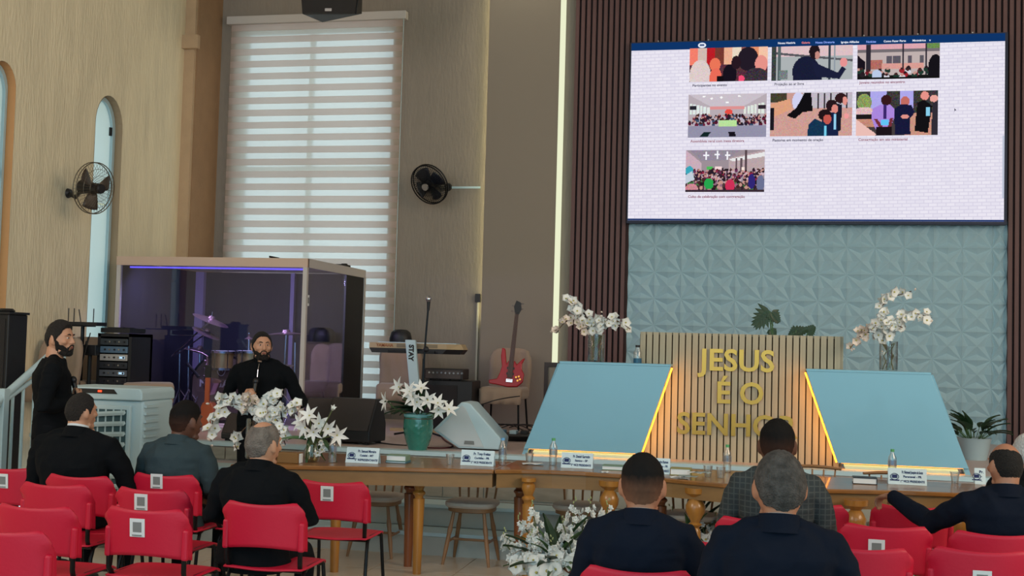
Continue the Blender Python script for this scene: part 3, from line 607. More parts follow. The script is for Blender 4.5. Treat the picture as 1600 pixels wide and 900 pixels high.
def tom(px, py, r, h):
    q = L(px, py); o = MB().tube([q, q-V((0, 0, h))], r, 24).build('tom_drum', m_gshell, dk, True)
    MB().tube([q+V((0, 0, .004)), q-V((0, 0, .02))], r+.012, 24).tube([q-V((0, 0, h-.015)), q-V((0, 0, h+.01))], r+.012, 24).build('rim', m_chrome, o, True)
    MB().tube([q+V((0, 0, .005)), q+V((0, 0, .008))], r, 24).build('drum_skin', m_skin, o)
    for k in range(6):
        a = k*PI/3+.3; MB().tube([q+V(((r+.012)*math.cos(a), (r+.012)*math.sin(a), .01)), q+V(((r+.012)*math.cos(a), (r+.012)*math.sin(a), -h-.01))], .006, 6).build('lug', m_chrome, o)
tom(349, 549, .125, .19); tom(392, 549, .135, .20)
def cym(px, py, r, tilt, Y=11.75, col=None):
    q = L(px, py, Y); rt = Matrix.Rotation(tilt, 3, 'Y')
    MB().rings([[q+rt @ V((rr*math.cos(2*PI*k/28), rr*math.sin(2*PI*k/28), z)) for k in range(28)] for rr, z in ((r, 0), (r*.5, .018), (r*.2, .026), (r*.16, .05), (.01, .055))]).build('cymbal', col or m_cym, dk, True)
    return q
m_cym = mat('dull_bronze_cymbal', (150, 122, 130), .3, metal=.8)
q = cym(329, 501, .20, .38); MB().tube([q+V((0, 0, -.03)), q+V((.02, 0, .1))], .006).build('cymbal_rod', m_chrome, dk)
b0 = L(268, 556); MB().tube([q, b0], .010).build('boom_arm', m_chrome, dk)
m0 = (q+b0)/2+V((-.1, 0, -.1))
def tripod(base, top, nm='stand'):
    mb = MB().tube([V((base.x, base.y, .12)), top], .012); 
    for k in range(3):
        a = k*2*PI/3+.5; mb.tube([V((base.x, base.y, .35)), V((base.x+.26*math.cos(a), base.y+.26*math.sin(a), .01))], .008, 6)
    return mb.build(nm, m_chrome, dk)
tripod(L(281, 600), L(281, 548)); q = cym(322, 521, .16, .45, 11.7); MB().tube([q, L(277, 553, 11.7)], .008).build('boom_arm', m_chrome, dk)
tripod(L(295, 600, 11.7), L(295, 541, 11.7)); q = cym(447, 523, .24, -.05); tripod(L(442, 600), q)
q = cym(389, 530, .05, 0); tripod(L(389, 600, 11.9), L(389, 520, 11.9)); q = cym(312, 548, .17, .15, 11.8); tripod(L(314, 600, 11.8), q)
MB().tube([L(400, 570, 11.7), L(460, 572, 11.7)], .012).build('rack_bar', m_chrome, dk); tripod(L(461, 600, 11.6), L(461, 535, 11.6))
# saxophone and orange guitar in front of the kit, inside the booth
s0 = bp(320, 552, 11.45); sax = thing('saxophone', 'violet-lit saxophone standing beside the bass drum', 'saxophone', (s0.x, 11.45, SZ)); hz = s0.z-SZ
m_sax = mat('lacquered_brass', (170, 140, 150), .2, metal=1)
MB().tube([(-.16, 0, hz+.03), (-.03, 0, hz), (.03, 0, hz-.03), (.03, 0, hz-.35), (.05, 0, hz-.42), (.10, 0, hz-.40), (.13, -.03, hz-.28)], [.008, .011, .016, .028, .036, .045, .075], 12).build('body', m_sax, sax, True)
k_ = MB()
for k in range(7): k_.ell((.02+.01*(k % 2), -.03, hz-.08-.04*k), (.014, .01, .014))
k_.build('key', m_sax, sax, True)
MB().tube([(.03, 0, hz-.42), (.0, .05, .01)], .01).tube([(.06, 0, .01), (-.1, .1, .01), (0, -.12, .01)], .01).build('stand', m_black, sax)
g0 = bp(323, 640, 10.75); gz = onY(325, 590, 10.75).z-SZ
gt = thing('acoustic_guitar', 'orange brown guitar on a black stand behind the seated grey suit', 'guitar', (g0.x, 10.75, SZ)); m_og = mat('orange_guitar_wood', (170, 84, 50), .35, coat=.4)
def gpoly(s): return [(.0+s*.01, .02), (.14*s, .05), (.17*s, .16), (.12*s, .27), (.13*s, .36), (.09*s, .43), (0, .45)]
pl_ = [(x*.62, z*.68-.03) for x, z in ([(0, .02), (.12, .05), (.15, .15), (.10, .25), (.115, .33), (.08, .40), (0, .42), (-.08, .40), (-.115, .33), (-.10, .25), (-.15, .15), (-.12, .05)])]
MB().prism([(x, z+.03) for x, z in pl_], 'y', 0, .09).build('body', m_og, gt, bevel=.01)
MB().bb(-.022, .022, -.012, .01, .26, gz).build('neck', m_og, gt); MB().bb(-.03, .03, -.01, .01, gz, gz+.12).build('headstock', m_black, gt)
MB().tube([(-.1, -.03, 0), (-.09, .1, .12), (.09, .1, .12), (.1, -.03, 0)], .01).tube([(0, .1, .1), (0, .2, .0)], .01).build('stand', m_black, gt)
# microphone on small stand
q = bp(300, 580, 11.5); ms = thing('microphone_stand', 'short black microphone stand left of the saxophone', 'mic stand', (q.x, 11.5, SZ)); z = q.z-SZ
MB().tube([(0, 0, 0), (0, 0, z-.05)], .01).tube([(-.06, 0, z+.08), (.08, 0, z-.06)], .018).build('pole', m_black, ms); MB().lathe([(.12, 0), (.12, .015), (.02, .03)]).build('base', m_black, ms)

# ---------------------------------------------------------------- covered chairs on the stage
def covered_chair(px, py_seat_bot, Y, label, rz=0, s=1.0, back=True):
    c = onY(px, py_seat_bot, Y); t = thing('covered_chair', label, 'chair', (c.x, Y, SZ), rz, 'covered chairs on the stage')
    H_ = .88*s
    if back: MB().grid(lambda u, v: V(((u-.5)*(.46-.06*max(0, v-.75)*4*abs(2*u-1)), .20+.04*(1-(2*u-1)**2)+.07*v+.012*math.sin(u*19+v*7), .40+.48*(v if v < .8 else .8+(v-.8)*(1-.35*(2*u-1)**4)))), 10, 10).build('back_cover', m_linen, t, True, solid=.05)
    MB().rings([[V((.235*sg*(1 if abs(a) < 9 else 1), y, z)) for sg, y in ((-1, -.22), (1, -.22), (1, .22), (-1, .22))] for a, z in ((0, .33), (0, .46))]).build('seat_cover', m_linen, t, bevel=.035)
    MB().grid(lambda u, v: V(((u-.5)*.46, -.225-.02*math.sin(u*22)*(1-v)-.01, .28+.16*v)), 16, 3).build('skirt', m_linen, t, True, solid=.006)
    for sx in (-1, 1):
        for y0, y1 in ((-.19, -.23), (.19, .25)): MB().tube([(sx*.19, y0, .36), (sx*.21, y1, 0)], .011).build('leg', m_dkmetal, t)
    return t
covered_chair(788, 640, 12.65, 'beige covered chair holding the red bass guitar')
covered_chair(622, 640, 12.55, 'beige covered chair behind the keyboard', .25)
covered_chair(506, 640, 12.45, 'beige covered chair seen through the booth side glass', .1)
covered_chair(231, 640, 10.5, 'low beige covered seat between rack and drum booth', .5, 1, False)
covered_chair(64, 620, 9.86, 'beige covered chair behind the stair rail, nearest the tall speaker', -.1, 1)
covered_chair(106, 620, 10.4, 'beige covered chair behind the man with the side profile', -.1, 1)
def hat(px, py, Y, label):
    c = onY(px, py, Y); o = MB().rings([[V((rx*math.cos(a*PI/9), ry*math.sin(a*PI/9), z)) for a in range(18)] for rx, ry, z in ((.13, .10, 0), (.13, .11, .06), (.11, .10, .13), (.07, .07, .16), (.01, .01, .165))]).build('black_cap', m_black, None, True)
    o.location = (c.x, Y, SZ+.895); return tag(o, label, 'cap')
hat(626, 531, 12.86, 'black fabric cap on the chair behind the keyboard')
hat(506, 543, 12.76, 'black fabric cap on the chair seen through booth glass')
# keyboard on column stand
k0 = onY(648, 541, 11.85); kb = thing('keyboard', 'cream electronic keyboard seen from behind on a white stand', 'keyboard', (k0.x, 11.85, k0.z-.045), .0)
kl = (onY(720, 545, 11.85).x-onY(577, 537, 11.85).x)/2; m_tan = mat('tan_keyboard_case', (176, 152, 116), .5)
MB().add([(-kl, 0, .02), (kl-.15, 0, .02), (kl, .12, .02), (kl, .3, .02), (-kl, .3, .02), (-kl, 0, .075), (kl-.15, 0, .075), (kl-.03, .12, .075), (kl-.03, .3, .075), (-kl, .3, .075)], [(4, 3, 2, 1, 0), (5, 6, 7, 8, 9), (0, 1, 6, 5), (1, 2, 7, 6), (2, 3, 8, 7), (3, 4, 9, 8), (4, 0, 5, 9)]).build('case', m_tan, kb)
MB().add([(-kl+.03, .0, -.03), (kl-.2, 0, -.03), (kl-.04, .12, -.03), (kl-.04, .3, -.03), (-kl+.03, .3, -.03), (-kl, -.002, .02), (kl-.15, -.002, .02), (kl, .12, .02), (kl, .3, .02), (-kl, .3, .02)], [(4, 3, 2, 1, 0), (5, 6, 7, 8, 9), (0, 1, 6, 5), (1, 2, 7, 6), (2, 3, 8, 7), (3, 4, 9, 8), (4, 0, 5, 9)]).build('underside', m_black, kb)
text('YAMAHA', .045, mat('orange_print', (150, 80, 30), .6), kb, T(-kl+.17, -.003, .047) @ FACE, .0005, 'lettering', .001)
MB().bb(-kl+.3, kl-.25, -.003, 0, .03, .066).build('rear_socket_strip', mat('brown_grey_strip', (134, 118, 92), .6), kb)
kw = MB()
for k in range(24): kw.bb(-kl+.04+k*.036, -.0+(-kl+.074+k*.036), .16, .3, .076, .084)
kw.build('white_keys', m_whitep, kb)
s1_ = onY(641, 531, 11.72); s2_ = onY(655, 618, 11.72)
ks = thing('keyboard_stand', 'white column keyboard stand with black lettering', 'stand', (s2_.x, 11.76, SZ)); zt_ = s1_.z-SZ; dx_ = s1_.x-s2_.x
MB().add([(-.05, -.05, .03), (.05, -.05, .03), (.05, .0, .03), (-.05, .0, .03), (dx_-.055, -.05, zt_), (dx_+.055, -.05, zt_), (dx_+.055, .0, zt_), (dx_-.055, .0, zt_)], [(0, 3, 2, 1), (4, 5, 6, 7), (0, 1, 5, 4), (1, 2, 6, 5), (2, 3, 7, 6), (3, 0, 4, 7)]).build('column', m_whitep, ks, bevel=.01)
MB().bb(-.3, .3, -.05, .05, 0, .03).bb(-.06, .06, -.3, .3, 0, .03).build('foot', m_tan, ks)
text('STAY', .07, m_black, ks, T(dx_*.86+.0, -.053, zt_*.86) @ FACE @ Matrix.Rotation(-PI/2, 4, 'Z'), .0005, 'lettering', .004)
MB().bb(dx_-.25, dx_+.25, .0, .04, zt_-.14, zt_-.11).build('upper_arm', m_dkmetal, ks)
# mic stand by keyboard
q = onY(670, 464, 11.35); mk = thing('microphone_stand', 'tall black microphone stand in front of the keyboard', 'mic stand', (onY(661, 600, 11.35).x, 11.35, SZ)); dx = q.x-mk.location.x; z = q.z-SZ
MB().tube([(0, 0, .02), (0, 0, z*.55)], .013).tube([(0, 0, z*.5), (dx*.5, 0, z*.75), (dx*.95, 0, z*.93)], .010).build('pole', m_dkmetal, mk)
MB().ell((0.02, 0, z*.62), (.03, .02, .03)).ell((0, 0, z*.33), (.025, .02, .05)).build('clutch', m_black, mk, True)
MB().tube([(dx*.93, 0, z*.90), (dx*.98, 0, z*.97)], [.014, .02]).build('microphone', m_black, mk, True); MB().ell((dx, -.0, z*.985), (.028, .028, .035)).build('grille', m_chrome, mk, True)
MB().tube([(0, .26, .01), (0, 0, .05), (.24, -.14, .01)], .01).tube([(0, 0, .05), (-.24, -.14, .01)], .01).build('tripod_leg', m_dkmetal, mk)
# bass amp: head and cabinet
a0 = onY(687, 592, 12.2); a1 = onY(738, 596, 12.2)
ac = thing('amplifier_cabinet', 'black bass speaker cabinet behind the lily pot', 'amplifier', ((onY(655, 600, 12.2).x+a1.x)/2, 12.2, SZ)); hw_ = (a1.x-onY(655, 600, 12.2).x)/2; ah = a1.z-SZ
MB().bb(-hw_, hw_, 0, .38, 0, ah).build('cabinet', m_black, ac, bevel=.01); MB().bb(-hw_+.04, hw_-.16, -.008, 0, .05, ah-.05).build('grille', m_grille, ac)
h0, h1 = onY(662, 580, 12.2), onY(722, 588, 12.2)
ah_ = thing('bass_amplifier', 'dark brown amplifier head on top of the speaker cabinet', 'amplifier', ((h0.x+h1.x)/2, 12.2, SZ+ah)); w2 = (h1.x-h0.x)/2
MB().bb(-w2, w2, .03, .3, .01, .125).build('case', mat('dark_brown_tolex', (44, 38, 38), .6), ah_, bevel=.01); MB().bb(-w2+.02, w2-.02, .018, .03, .02, .11).build('panel', mat('amp_panel', (70, 60, 58), .4, metal=.3), ah_)
for k in range(9): MB().cyl((-w2+.06+k*.045, .018, .08), (-w2+.06+k*.045, .004, .08), .011, n=10).build('knob', m_chrome, ah_)
for k in range(4): MB().lathe([(.012, 0), (.012, .012)], c=(-w2+.05+k*(2*w2-.1)/3, .1, -.001), n=8).build('foot', m_black, ah_)
# red bass guitar leaning on the chair
b0, b1 = onY(795, 600, 12.5), onY(806, 484, 12.45)
bg = thing('bass_guitar', 'glossy red electric bass guitar standing on a beige covered chair', 'guitar', (b0.x, 12.5, SZ+.465)); m_rg = mat('glossy_red_guitar', (170, 8, 26), .3, coat=.15, spec=.25); m_fb = mat('rosewood', (88, 56, 40), .5)
P = [(-.02, .0), (.09, .01), (.145, .07), (.15, .15), (.12, .20), (.115, .26), (.14, .33), (.11, .31), (.06, .25), (.03, .29), (-.03, .29), (-.055, .25), (-.07, .33), (-.085, .41), (-.12, .42), (-.125, .33), (-.10, .22), (-.115, .15), (-.14, .08), (-.23, .055), (-.22, .02), (-.13, .015)]
MB().prism(P, 'y', 0, .045).build('body', m_rg, bg, bevel=.008); MB().prism([(-.028, .10), (.028, .10), (.02, .80), (-.02, .80)], 'y', -.014, -.002).build('neck', m_fb, bg)
MB().prism([(-.02, .80), (.02, .80), (.045, .86), (.03, .93), (-.02, .95), (-.04, .88)], 'y', -.012, .006).build('headstock', m_black, bg)
for k in range(4): MB().tube([(.03*(1 if k % 2 else -1), 0, .83+k*.03), (.065*(1 if k % 2 else -1), 0, .83+k*.03)], .007).build('tuner', m_chrome, bg)
MB().bb(-.035, .035, -.016, -.001, .05, .085).build('bridge', m_chrome, bg); MB().bb(-.04, .04, -.01, -.001, .13, .155).bb(-.04, .04, -.01, -.001, .19, .215).build('pickup', m_black, bg)
for x, z in ((.10, .12), (.115, .09), (.09, .075), (.07, .11)): MB().cyl((x, 0, z), (x, -.02, z), .011, n=10).build('knob', m_gold, bg)
st_ = MB()
for k in range(4): st_.tube([(-.018+k*.012, -.018, .07), (-.013+k*.009, -.018, .82)], .0012, 4)
st_.build('string', m_chrome, bg)
bg.rotation_euler = (-.16, math.radians(3.5), .05)
# framed board, pedalboard, cables
q0, q1 = onY(851, 566, 10.9), onY(900, 640, 10.9)
fb = thing('framed_board', 'brown framed board leaning behind the left white desk', 'board', (q0.x, 10.9, SZ)); hh = q0.z-SZ
MB().bb(0, .035, -.02, .02, 0, hh).bb(.035, .5, -.02, .02, hh-.04, hh).bb(.47, .505, -.02, .02, 0, hh-.04).build('frame', mat('dark_brown_frame', (52, 34, 30), .5), fb); MB().bb(.035, .47, .0, .01, .02, hh-.04).build('panel', m_backwall, fb)
fb.rotation_euler = (-.03, 0, .25)
q = onZ(801, 683, SZ+.03); pb = thing('pedalboard', 'black oval pedalboard on the stage under the bass guitar chair', 'pedalboard', (q.x, q.y+.05, SZ))
MB().rings([[V((a*math.cos(k*PI/10), b*math.sin(k*PI/10), z)) for k in range(20)] for a, b, z in ((.22, .18, 0), (.27, .22, .05), (.25, .2, .06))]).build('tray', m_black, pb, True)
for k, (x, y) in enumerate(((-.12, .02), (0, .0), (.1, .04))): MB().box((x, y, .075), (.07, .1, .035)).build('pedal', [mat('blue_pedal', (70, 130, 160), .4), m_whitep, m_black][k], pb, bevel=.005)
def cable(label, pts, m=None, r=.006, grp=None):
    P_ = [V(p) for p in pts]; out = []
    for i in range(len(P_)-1):
        a, b, c, d = P_[max(i-1, 0)], P_[i], P_[i+1], P_[min(i+2, len(P_)-1)]
        for k in range(6):
            t = k/6; out.append(.5*((2*b)+(c-a)*t+(2*a-5*b+4*c-d)*t*t+(3*b-a-3*c+d)*t**3))
    out.append(P_[-1]); o = MB().tube(out, r, 6).build('cable', m or m_black, None, True); return tag(o, label, 'cable', grp)
Zs = SZ+.008
cable('dark cable lying along the front of the stage left of the lily pot', [onZ(x, y, Zs) for x, y in ((500, 690), (560, 688), (610, 694), (640, 696))])
cable('reddish cable looping left of the white stage monitor', [onZ(x, y, Zs) for x, y in ((660, 699), (690, 700), (708, 697), (695, 688), (690, 680), (702, 676))], mat('dark_red_cable', (80, 30, 36), .6), .007)
cable('thin black cable drooping from the red bass guitar', [onY(812, 619, 12.05), onY(790, 622, 11.9), onY(765, 628, 11.85), onY(742, 640, 11.8), onZ(738, 672, Zs)])
def tangle(label, paths, m=None, r=.006):
    mb = MB()
    for pts in paths:
        P_ = [V(p) for p in pts]
        for i in range(len(P_)-1):
            a, b, c, d = P_[max(i-1, 0)], P_[i], P_[i+1], P_[min(i+2, len(P_)-1)]
            mb.tube([.5*((2*b)+(c-a)*t+(2*a-5*b+4*c-d)*t*t+(3*b-a-3*c+d)*t**3) for t in [k/6 for k in range(7)]], r, 6)
    return tag(mb.build('cable_tangle', m or m_black, None, True), label, 'cables')
tangle('black cables coiled on the stage around the pedalboard', [[onZ(760+k*12+dx, 668+dy*.6, Zs+.01*k+(.05 if dy < -4 else 0)) for dx, dy in ((0, 0), (20, -8), (45, -3), (60, 8), (80, 2), (95, -10))] for k in range(4)])
# black wedge monitors, white wedge monitor
def wedge(px, py, Y, w, d, h, label, m, mg, rz=0, nm='floor_monitor'):
    c = onZ(px, py, SZ); t = thing(nm, label, 'speaker', (c.x, c.y, SZ), rz)
    MB().prism([(0, .02), (d, .02), (d, h*.45), (d*.72, h), (d*.45, h), (0, h*.30)], 'x', -w/2, w/2).build('cabinet', m, t, bevel=.012)
    MB().add([(-w/2+.02, -.004, h*.31), (w/2-.02, -.004, h*.31), (w/2-.02, d*.45-.006, h*.99), (-w/2+.02, d*.45-.006, h*.99)], [(0, 1, 2, 3)]).build('grille', mg, t, solid=.006)
    for sx in (-1, 1): 
        for y in (.04, d-.05): MB().box((sx*(w/2-.05), y, .011), (.04, .03, .022)).build('foot', m_black, t)
    return t
m_brgrille = mat('dark_brown_grille', (58, 50, 48), .8, bump=.4, bscale=300)
wedge(540, 694, 0, .46, .34, .40, 'large black wedge monitor at the stage edge right of the lilies', m_black, m_brgrille, -.12)
wedge(494, 688, 0, .26, .28, .38, 'black wedge monitor half behind the speaker in black', m_black, m_brgrille, .1)
wedge(364, 690, 0, .24, .28, .24, 'small black wedge monitor behind the orchid vase', m_black, m_brgrille, .0)
c = onZ(735, 703, SZ); wm_ = thing('white_floor_monitor', 'white loudspeaker wedge resting tilted on the stage edge', 'speaker', (c.x, c.y-.02, SZ), 0)
DYm = c.y-.02
PP = [onY(x, y, DYm) for x, y in ((676, 672), (716, 703), (780, 703), (783, 686), (734, 630), (721, 628))]
q = [(p.x-c.x, max(.012, p.z-SZ)) for p in PP]
MB().prism(q, 'y', 0, .32).build('cabinet', m_whitep, wm_, bevel=.012)
gx = [(p[0]*.88+.0, p[1]*.88+.02) for p in [q[0], q[1], (q[2][0]-.12, q[2][1]), (q[4][0]-.04, q[4][1]-.02), q[5]]]
MB().prism(gx, 'y', -.008, -.001).build('grille', mat('pale_blue_grey_grille', (196, 206, 210), .6, bump=.3, bscale=400), wm_)
MB().prism([(-.05, .05), (.04, .05), (.035, .08), (-.045, .08)], 'y', -.014, -.006).build('badge', m_greycode, wm_)
# rack with equipment
q = onY(176, 604, 10.35); rk = thing('equipment_rack', 'black open rack of audio units left of the drum booth', 'rack', (q.x, 10.35, SZ), .0); rh = onY(176, 521, 10.35).z-SZ; rw = (onY(203, 560, 10.35).x-onY(150, 560, 10.35).x)/2
MB().bb(-rw, -rw+.03, 0, .4, 0, rh).bb(rw-.03, rw, 0, .4, 0, rh).bb(-rw, rw, 0, .4, rh-.03, rh).bb(-rw, rw, .36, .4, 0, rh).build('case', m_black, rk)
cols = [(60, 66, 72), (90, 116, 140), (180, 176, 172), (50, 52, 58), (96, 100, 108), (44, 44, 50), (70, 76, 84), (36, 36, 40), (60, 60, 66)]
for k, cc_ in enumerate(cols):
    z1 = rh-.05-k*.075
    u = MB().bb(-rw+.035, rw-.035, -.01, .34, z1-.062, z1).build('rack_unit', mat('unit_%d_%d_%d' % cc_, cc_, .4, metal=.3), rk, bevel=.003)
    for j in range(5): MB().cyl((-rw+.09+j*.05, -.01, z1-.03), (-rw+.09+j*.05, -.022, z1-.03), .009, n=8).build('knob', m_chrome if j % 2 else m_black, u)
    if k in (2, 4): MB().bb(rw-.12, rw-.06, -.013, -.01, z1-.04, z1-.02).build('display', glow('pale_display', (190, 230, 255), .9), u)
tag(MB().box((q.x+.0, 10.5, SZ+rh+.03), (rw*1.7, .3, .045)).box((q.x-.02, 10.5, SZ+rh+.055), (rw*.9, .22, .012)).build('mixer', m_black), 'flat black mixer lying on top of the rack', 'mixer')
tangle('black cables hanging down beside the open equipment rack', [[(q.x-rw-.02-.02*k, 10.25, SZ+rh-.04*k), (q.x-rw-.05-.02*k, 10.15, SZ+.5-.05*k), (q.x-rw-.03, 10.2, SZ+.15), (q.x-rw-.04-.02*k, 10.15, SZ+.01)] for k in range(4)])
q = onY(128, 506, 10.3); wr = thing('wireless_receiver', 'black wireless receiver with raised antennas on a tall shelf', 'receiver', (q.x, 10.3, q.z))
MB().box((.06, 0, 0), (.30, .18, .035)).build('case', m_black, wr); MB().box((-.10, .02, -.02), (.34, .22, .012)).build('tray', m_dkmetal, wr)
for k, (x, h_, dx) in enumerate(((-.18, .15, 0), (-.12, .15, 0), (-.04, .14, -.03), (.09, .15, 0))): MB().tube([(x, .05, .0), (x+dx, .05, h_)], .005).build('antenna', m_black, wr)
MB().tube([(-.02, .05, -.02), (-.02, .05, -(q.z-SZ)+.005)], .018).build('pole', m_dkmetal, wr)
MB().lathe([(.08, 0), (.08, .015), (.03, .03)], c=(-.02, .05, -(q.z-SZ))).build('base', m_dkmetal, wr)
q = onY(141, 547, 10.34); bx_ = thing('stage_light_unit', 'small black device with a bright white lamp beside the rack', 'device', (q.x, 10.34, SZ)); z = q.z-SZ
MB().box((0, 0, z), (.2, .14, .1)).build('case', m_black, bx_, bevel=.005); MB().box((-.06, -.072, z), (.025, .004, .022)).build('lamp', glow('white_lamp', (220, 240, 255), 3), bx_)
MB().tube([(0, 0, z), (0, 0, 0)], .02).lathe([(.14, 0), (.14, .015), (.03, .02)]).build('stand', m_black, bx_)
# column speaker far left
q = onY(4, 487, 8.85); cs = thing('column_speaker', 'tall black column speaker at the far left edge of the photo', 'speaker', (onY(-4, 500, 8.85).x, 8.85, 0)); z = q.z
MB().bb(-.13, .11, 0, .26, 0, z-.02).build('cabinet', m_black, cs, bevel=.01); MB().bb(-.14, .12, -.01, .27, z-.02, z).lathe([(.06, z), (.07, z+.01), (.05, z+.03)], c=(0, .12, 0)).build('cap', m_black, cs); MB().bb(-.10, .08, -.008, 0, .05, z-.06).build('grille', m_grille, cs)

# ---------------------------------------------------------------- stair rail at the far left
RX = -6.05
def rp(px, py): return onX(px, py, RX)
rt = rp(100, 526); rb_ = rp(-10, 630)
rl_ = thing('stair_railing', 'white metal stair railing at the far left of the stage', 'railing', (RX, rb_.y, 0)); D = lambda p: V(p)-V((RX, rb_.y, 0))
MB().tube([D(rb_)-V((0, .5, .29)), D(rt)+V((0, .1, 0))], .032, 12).build('handrail', m_whitep, rl_, True)
lo1, lo2 = D(rp(5, 628)), D(rp(100, 558)); dd = (lo2-lo1)
MB().tube([lo1-dd*.4, lo2], .020, 10).build('lower_rail', m_whitep, rl_, True)
sl = dd.z/dd.y
for px in (21, 37, 54, 70, 86):
    y = D(rp(px, 600)).y; zz = lo1.z+(y-lo1.y)*sl
    MB().tube([(0, y, zz), (0, y, zz-.78)], .014, 8).build('baluster', m_whitep, rl_)
    if px == 21: rail_lo = zz-.78
y5 = D(rp(4, 640)).y
MB().bb(-.035, .035, y5-.035, y5+.035, 0, lo1.z+(y5-lo1.y)*sl+.11).build('newel_post', m_whitep, rl_, bevel=.004)
MB().tube([(0, lo1.y-.3, lo1.z-.3*sl-.78), (0, lo2.y, lo2.z-.78)], .018, 8).build('bottom_rail', m_whitep, rl_)
# ---------------------------------------------------------------- evaporative air cooler
CYq = 8.0
cx1, cx0 = onY(221, 640, CYq).x, onY(84, 640, CYq).x; ctz = onY(180, 606, CYq).z
co = thing('air_cooler', 'large white evaporative air cooler beside the seated man in black', 'air cooler', ((cx0+cx1)/2, CYq, 0)); cw = (cx1-cx0)/2
MB().bb(-cw, cw, 0.03, .48, .06, ctz-.09).build('body', m_whitep, co, bevel=.02)
MB().rings([[V((x*a, y0, z)) for x, y0 in ((-cw, 0), (cw, 0), (cw, .5), (-cw, .5))] for a, z in ((1, ctz-.09), (1, ctz-.03), (.94, ctz))]).build('top_cover', m_whitep, co, bevel=.01)
MB().prism([(-.20, ctz-.045), (.16, ctz-.045), (.13, ctz-.012), (-.20, ctz-.012)], 'y', -.006, .02).build('control_panel', m_black, co); MB().box((.02, -.009, ctz-.028), (.03, .004, .014)).build('display', glow('red_display', (255, 70, 40), 2.5), co)
gx0, gx1 = -cw+.08, cw-.12
MB().bb(gx0-.03, gx1+.03, .0, .03, .18, ctz-.13).build('front_frame', m_whitep, co, bevel=.006)
MB().bb(gx0, gx1, -.004, .0, .22, ctz-.16).build('grille_recess', mat('dark_teal_grille_gap', (52, 84, 92), .7), co)
for k in range(11): MB().box(((gx0+gx1)/2, -.016, .26+k*(ctz-.46)/10.), (gx1-gx0, .03, .022), Matrix.Rotation(.5, 3, 'X') @ Matrix.Rotation(.0 if k < 5 else -.03*(k-4)*.5, 3, 'Y')).build('louvre', m_whitep, co)
for k in range(8): MB().bb(gx0+.04+k*(gx1-gx0-.08)/7-.006, gx0+.04+k*(gx1-gx0-.08)/7+.006, -.006, -.002, .22, ctz-.16).build('vertical_vane', m_whitep, co)
for k in range(16): MB().box((cw+.008, .14, .25+k*.055), (.022, .2, .02)).build('side_fin', m_whitep, co)
for sx in (-1, 1):
    for y in (.06, .42): MB().ell((sx*(cw-.06), y, .03), (.02, .03, .03)).build('castor', m_black, co, True)
# ---------------------------------------------------------------- tables
TZ = .75
def turned_leg(dark, parent, x, y, fat=1.0, nm='leg'):
    m = m_oakdk if dark else m_oakleg
    pr = [(.030, .0), (.030, .02), (.036, .30), (.042, .52), (.030, .525), (.032, .54), (.046, .555), (.046, .565), (.030, .58), (.036, .595), (.048, .625), (.044, .655), (.03, .665), (.05, .675), (.05, .70)] if fat == 1 else \
         [(.028, .0), (.030, .03), (.040, .30), (.036, .42), (.026, .44), (.046, .46), (.03, .475), (.034, .49), (.062, .54), (.066, .58), (.045, .62), (.032, .635), (.05, .65), (.072, .665), (.075, .70)]
    return MB().lathe(pr, c=(x, y, 0), n=10 if fat == 1 else 16).build(nm, m, parent, True)
def table(label, front, depth, legs):
    P = [onZ(px, py, TZ) for px, py in front]; c = V((sum(p.x for p in P)/len(P), sum(p.y for p in P)/len(P), 0))
    t = thing('long_table', label, 'table', (c.x, c.y, 0), 0, 'varnished wooden tables in a row'); f = [(p.x-c.x, p.y-c.y) for p in P]
    yb = max(p[1] for p in f)+depth; n = len(f)
    poly = f+[(f[-1][0], yb), (f[0][0], yb)]
    MB().prism(poly, 'z', TZ-.028, TZ).build('table_top', m_oak, t, bevel=.006)
    ap = MB()
    ins = [(x*.985, y+.025) for x, y in f]; ring = ins+[(ins[-1][0], yb-.04), (ins[0][0], yb-.04)]
    inn = [(x*.97, y+.045) for x, y in f]+[(ins[-1][0]*.985, yb-.06), (ins[0][0]*.985, yb-.06)]
    ap.rings([[V((p[0], p[1], z)) for p in r] for r, z in ((ring, TZ-.125), (ring, TZ-.028), (inn, TZ-.028), (inn, TZ-.125))], False)
    k = len(ring); ap.f += [(i, (i+1) % k, 3*k+(i+1) % k, 3*k+i) for i in range(k)]
    ap.build('apron', m_oakap, t)
    for (px, py, dk, fat, nm) in legs:
        p = onZ(px, py, 0); turned_leg(dk, t, p.x-c.x, p.y-c.y, fat, nm)
    return t
m_oakap = mat('table_apron_wood', (136, 102, 60), .4, vary=.12, vscale=3, stretch=(.6, 6, 6))
def ly(px, Y):      # screen row of a floor point below px at depth Y (for legs the photo hides)
    r = CM.inverted() @ (V((onY(px, 700, Y).x, Y, 0))-EYE); return 450-F*(r.y/-r.z)
table('long wooden table at the left with lilies and the first name card', [(360, 725.5), (440, 727), (520, 728.5), (600, 730), (700, 732.5), (771, 734)], .60,
      [(651, 897, False, 1, 'leg'), (637, 885, True, 1, 'leg'), (522, ly(522, 7.85), False, 1, 'leg'), (400, ly(400, 8.15), False, 1, 'leg')])
table('wooden table with a bowed front behind the white floor flowers', [(773, 734), (815, 733.8), (861, 735), (915, 737.5), (968, 741), (1008, 744.5)], .60,
      [(822, ly(822, 8.0), False, 1, 'leg'), (809, ly(809, 8.35), True, 1, 'leg'), (949, ly(949, 8.08), False, 2, 'leg'), (985, ly(985, 8.5), True, 1, 'leg')])
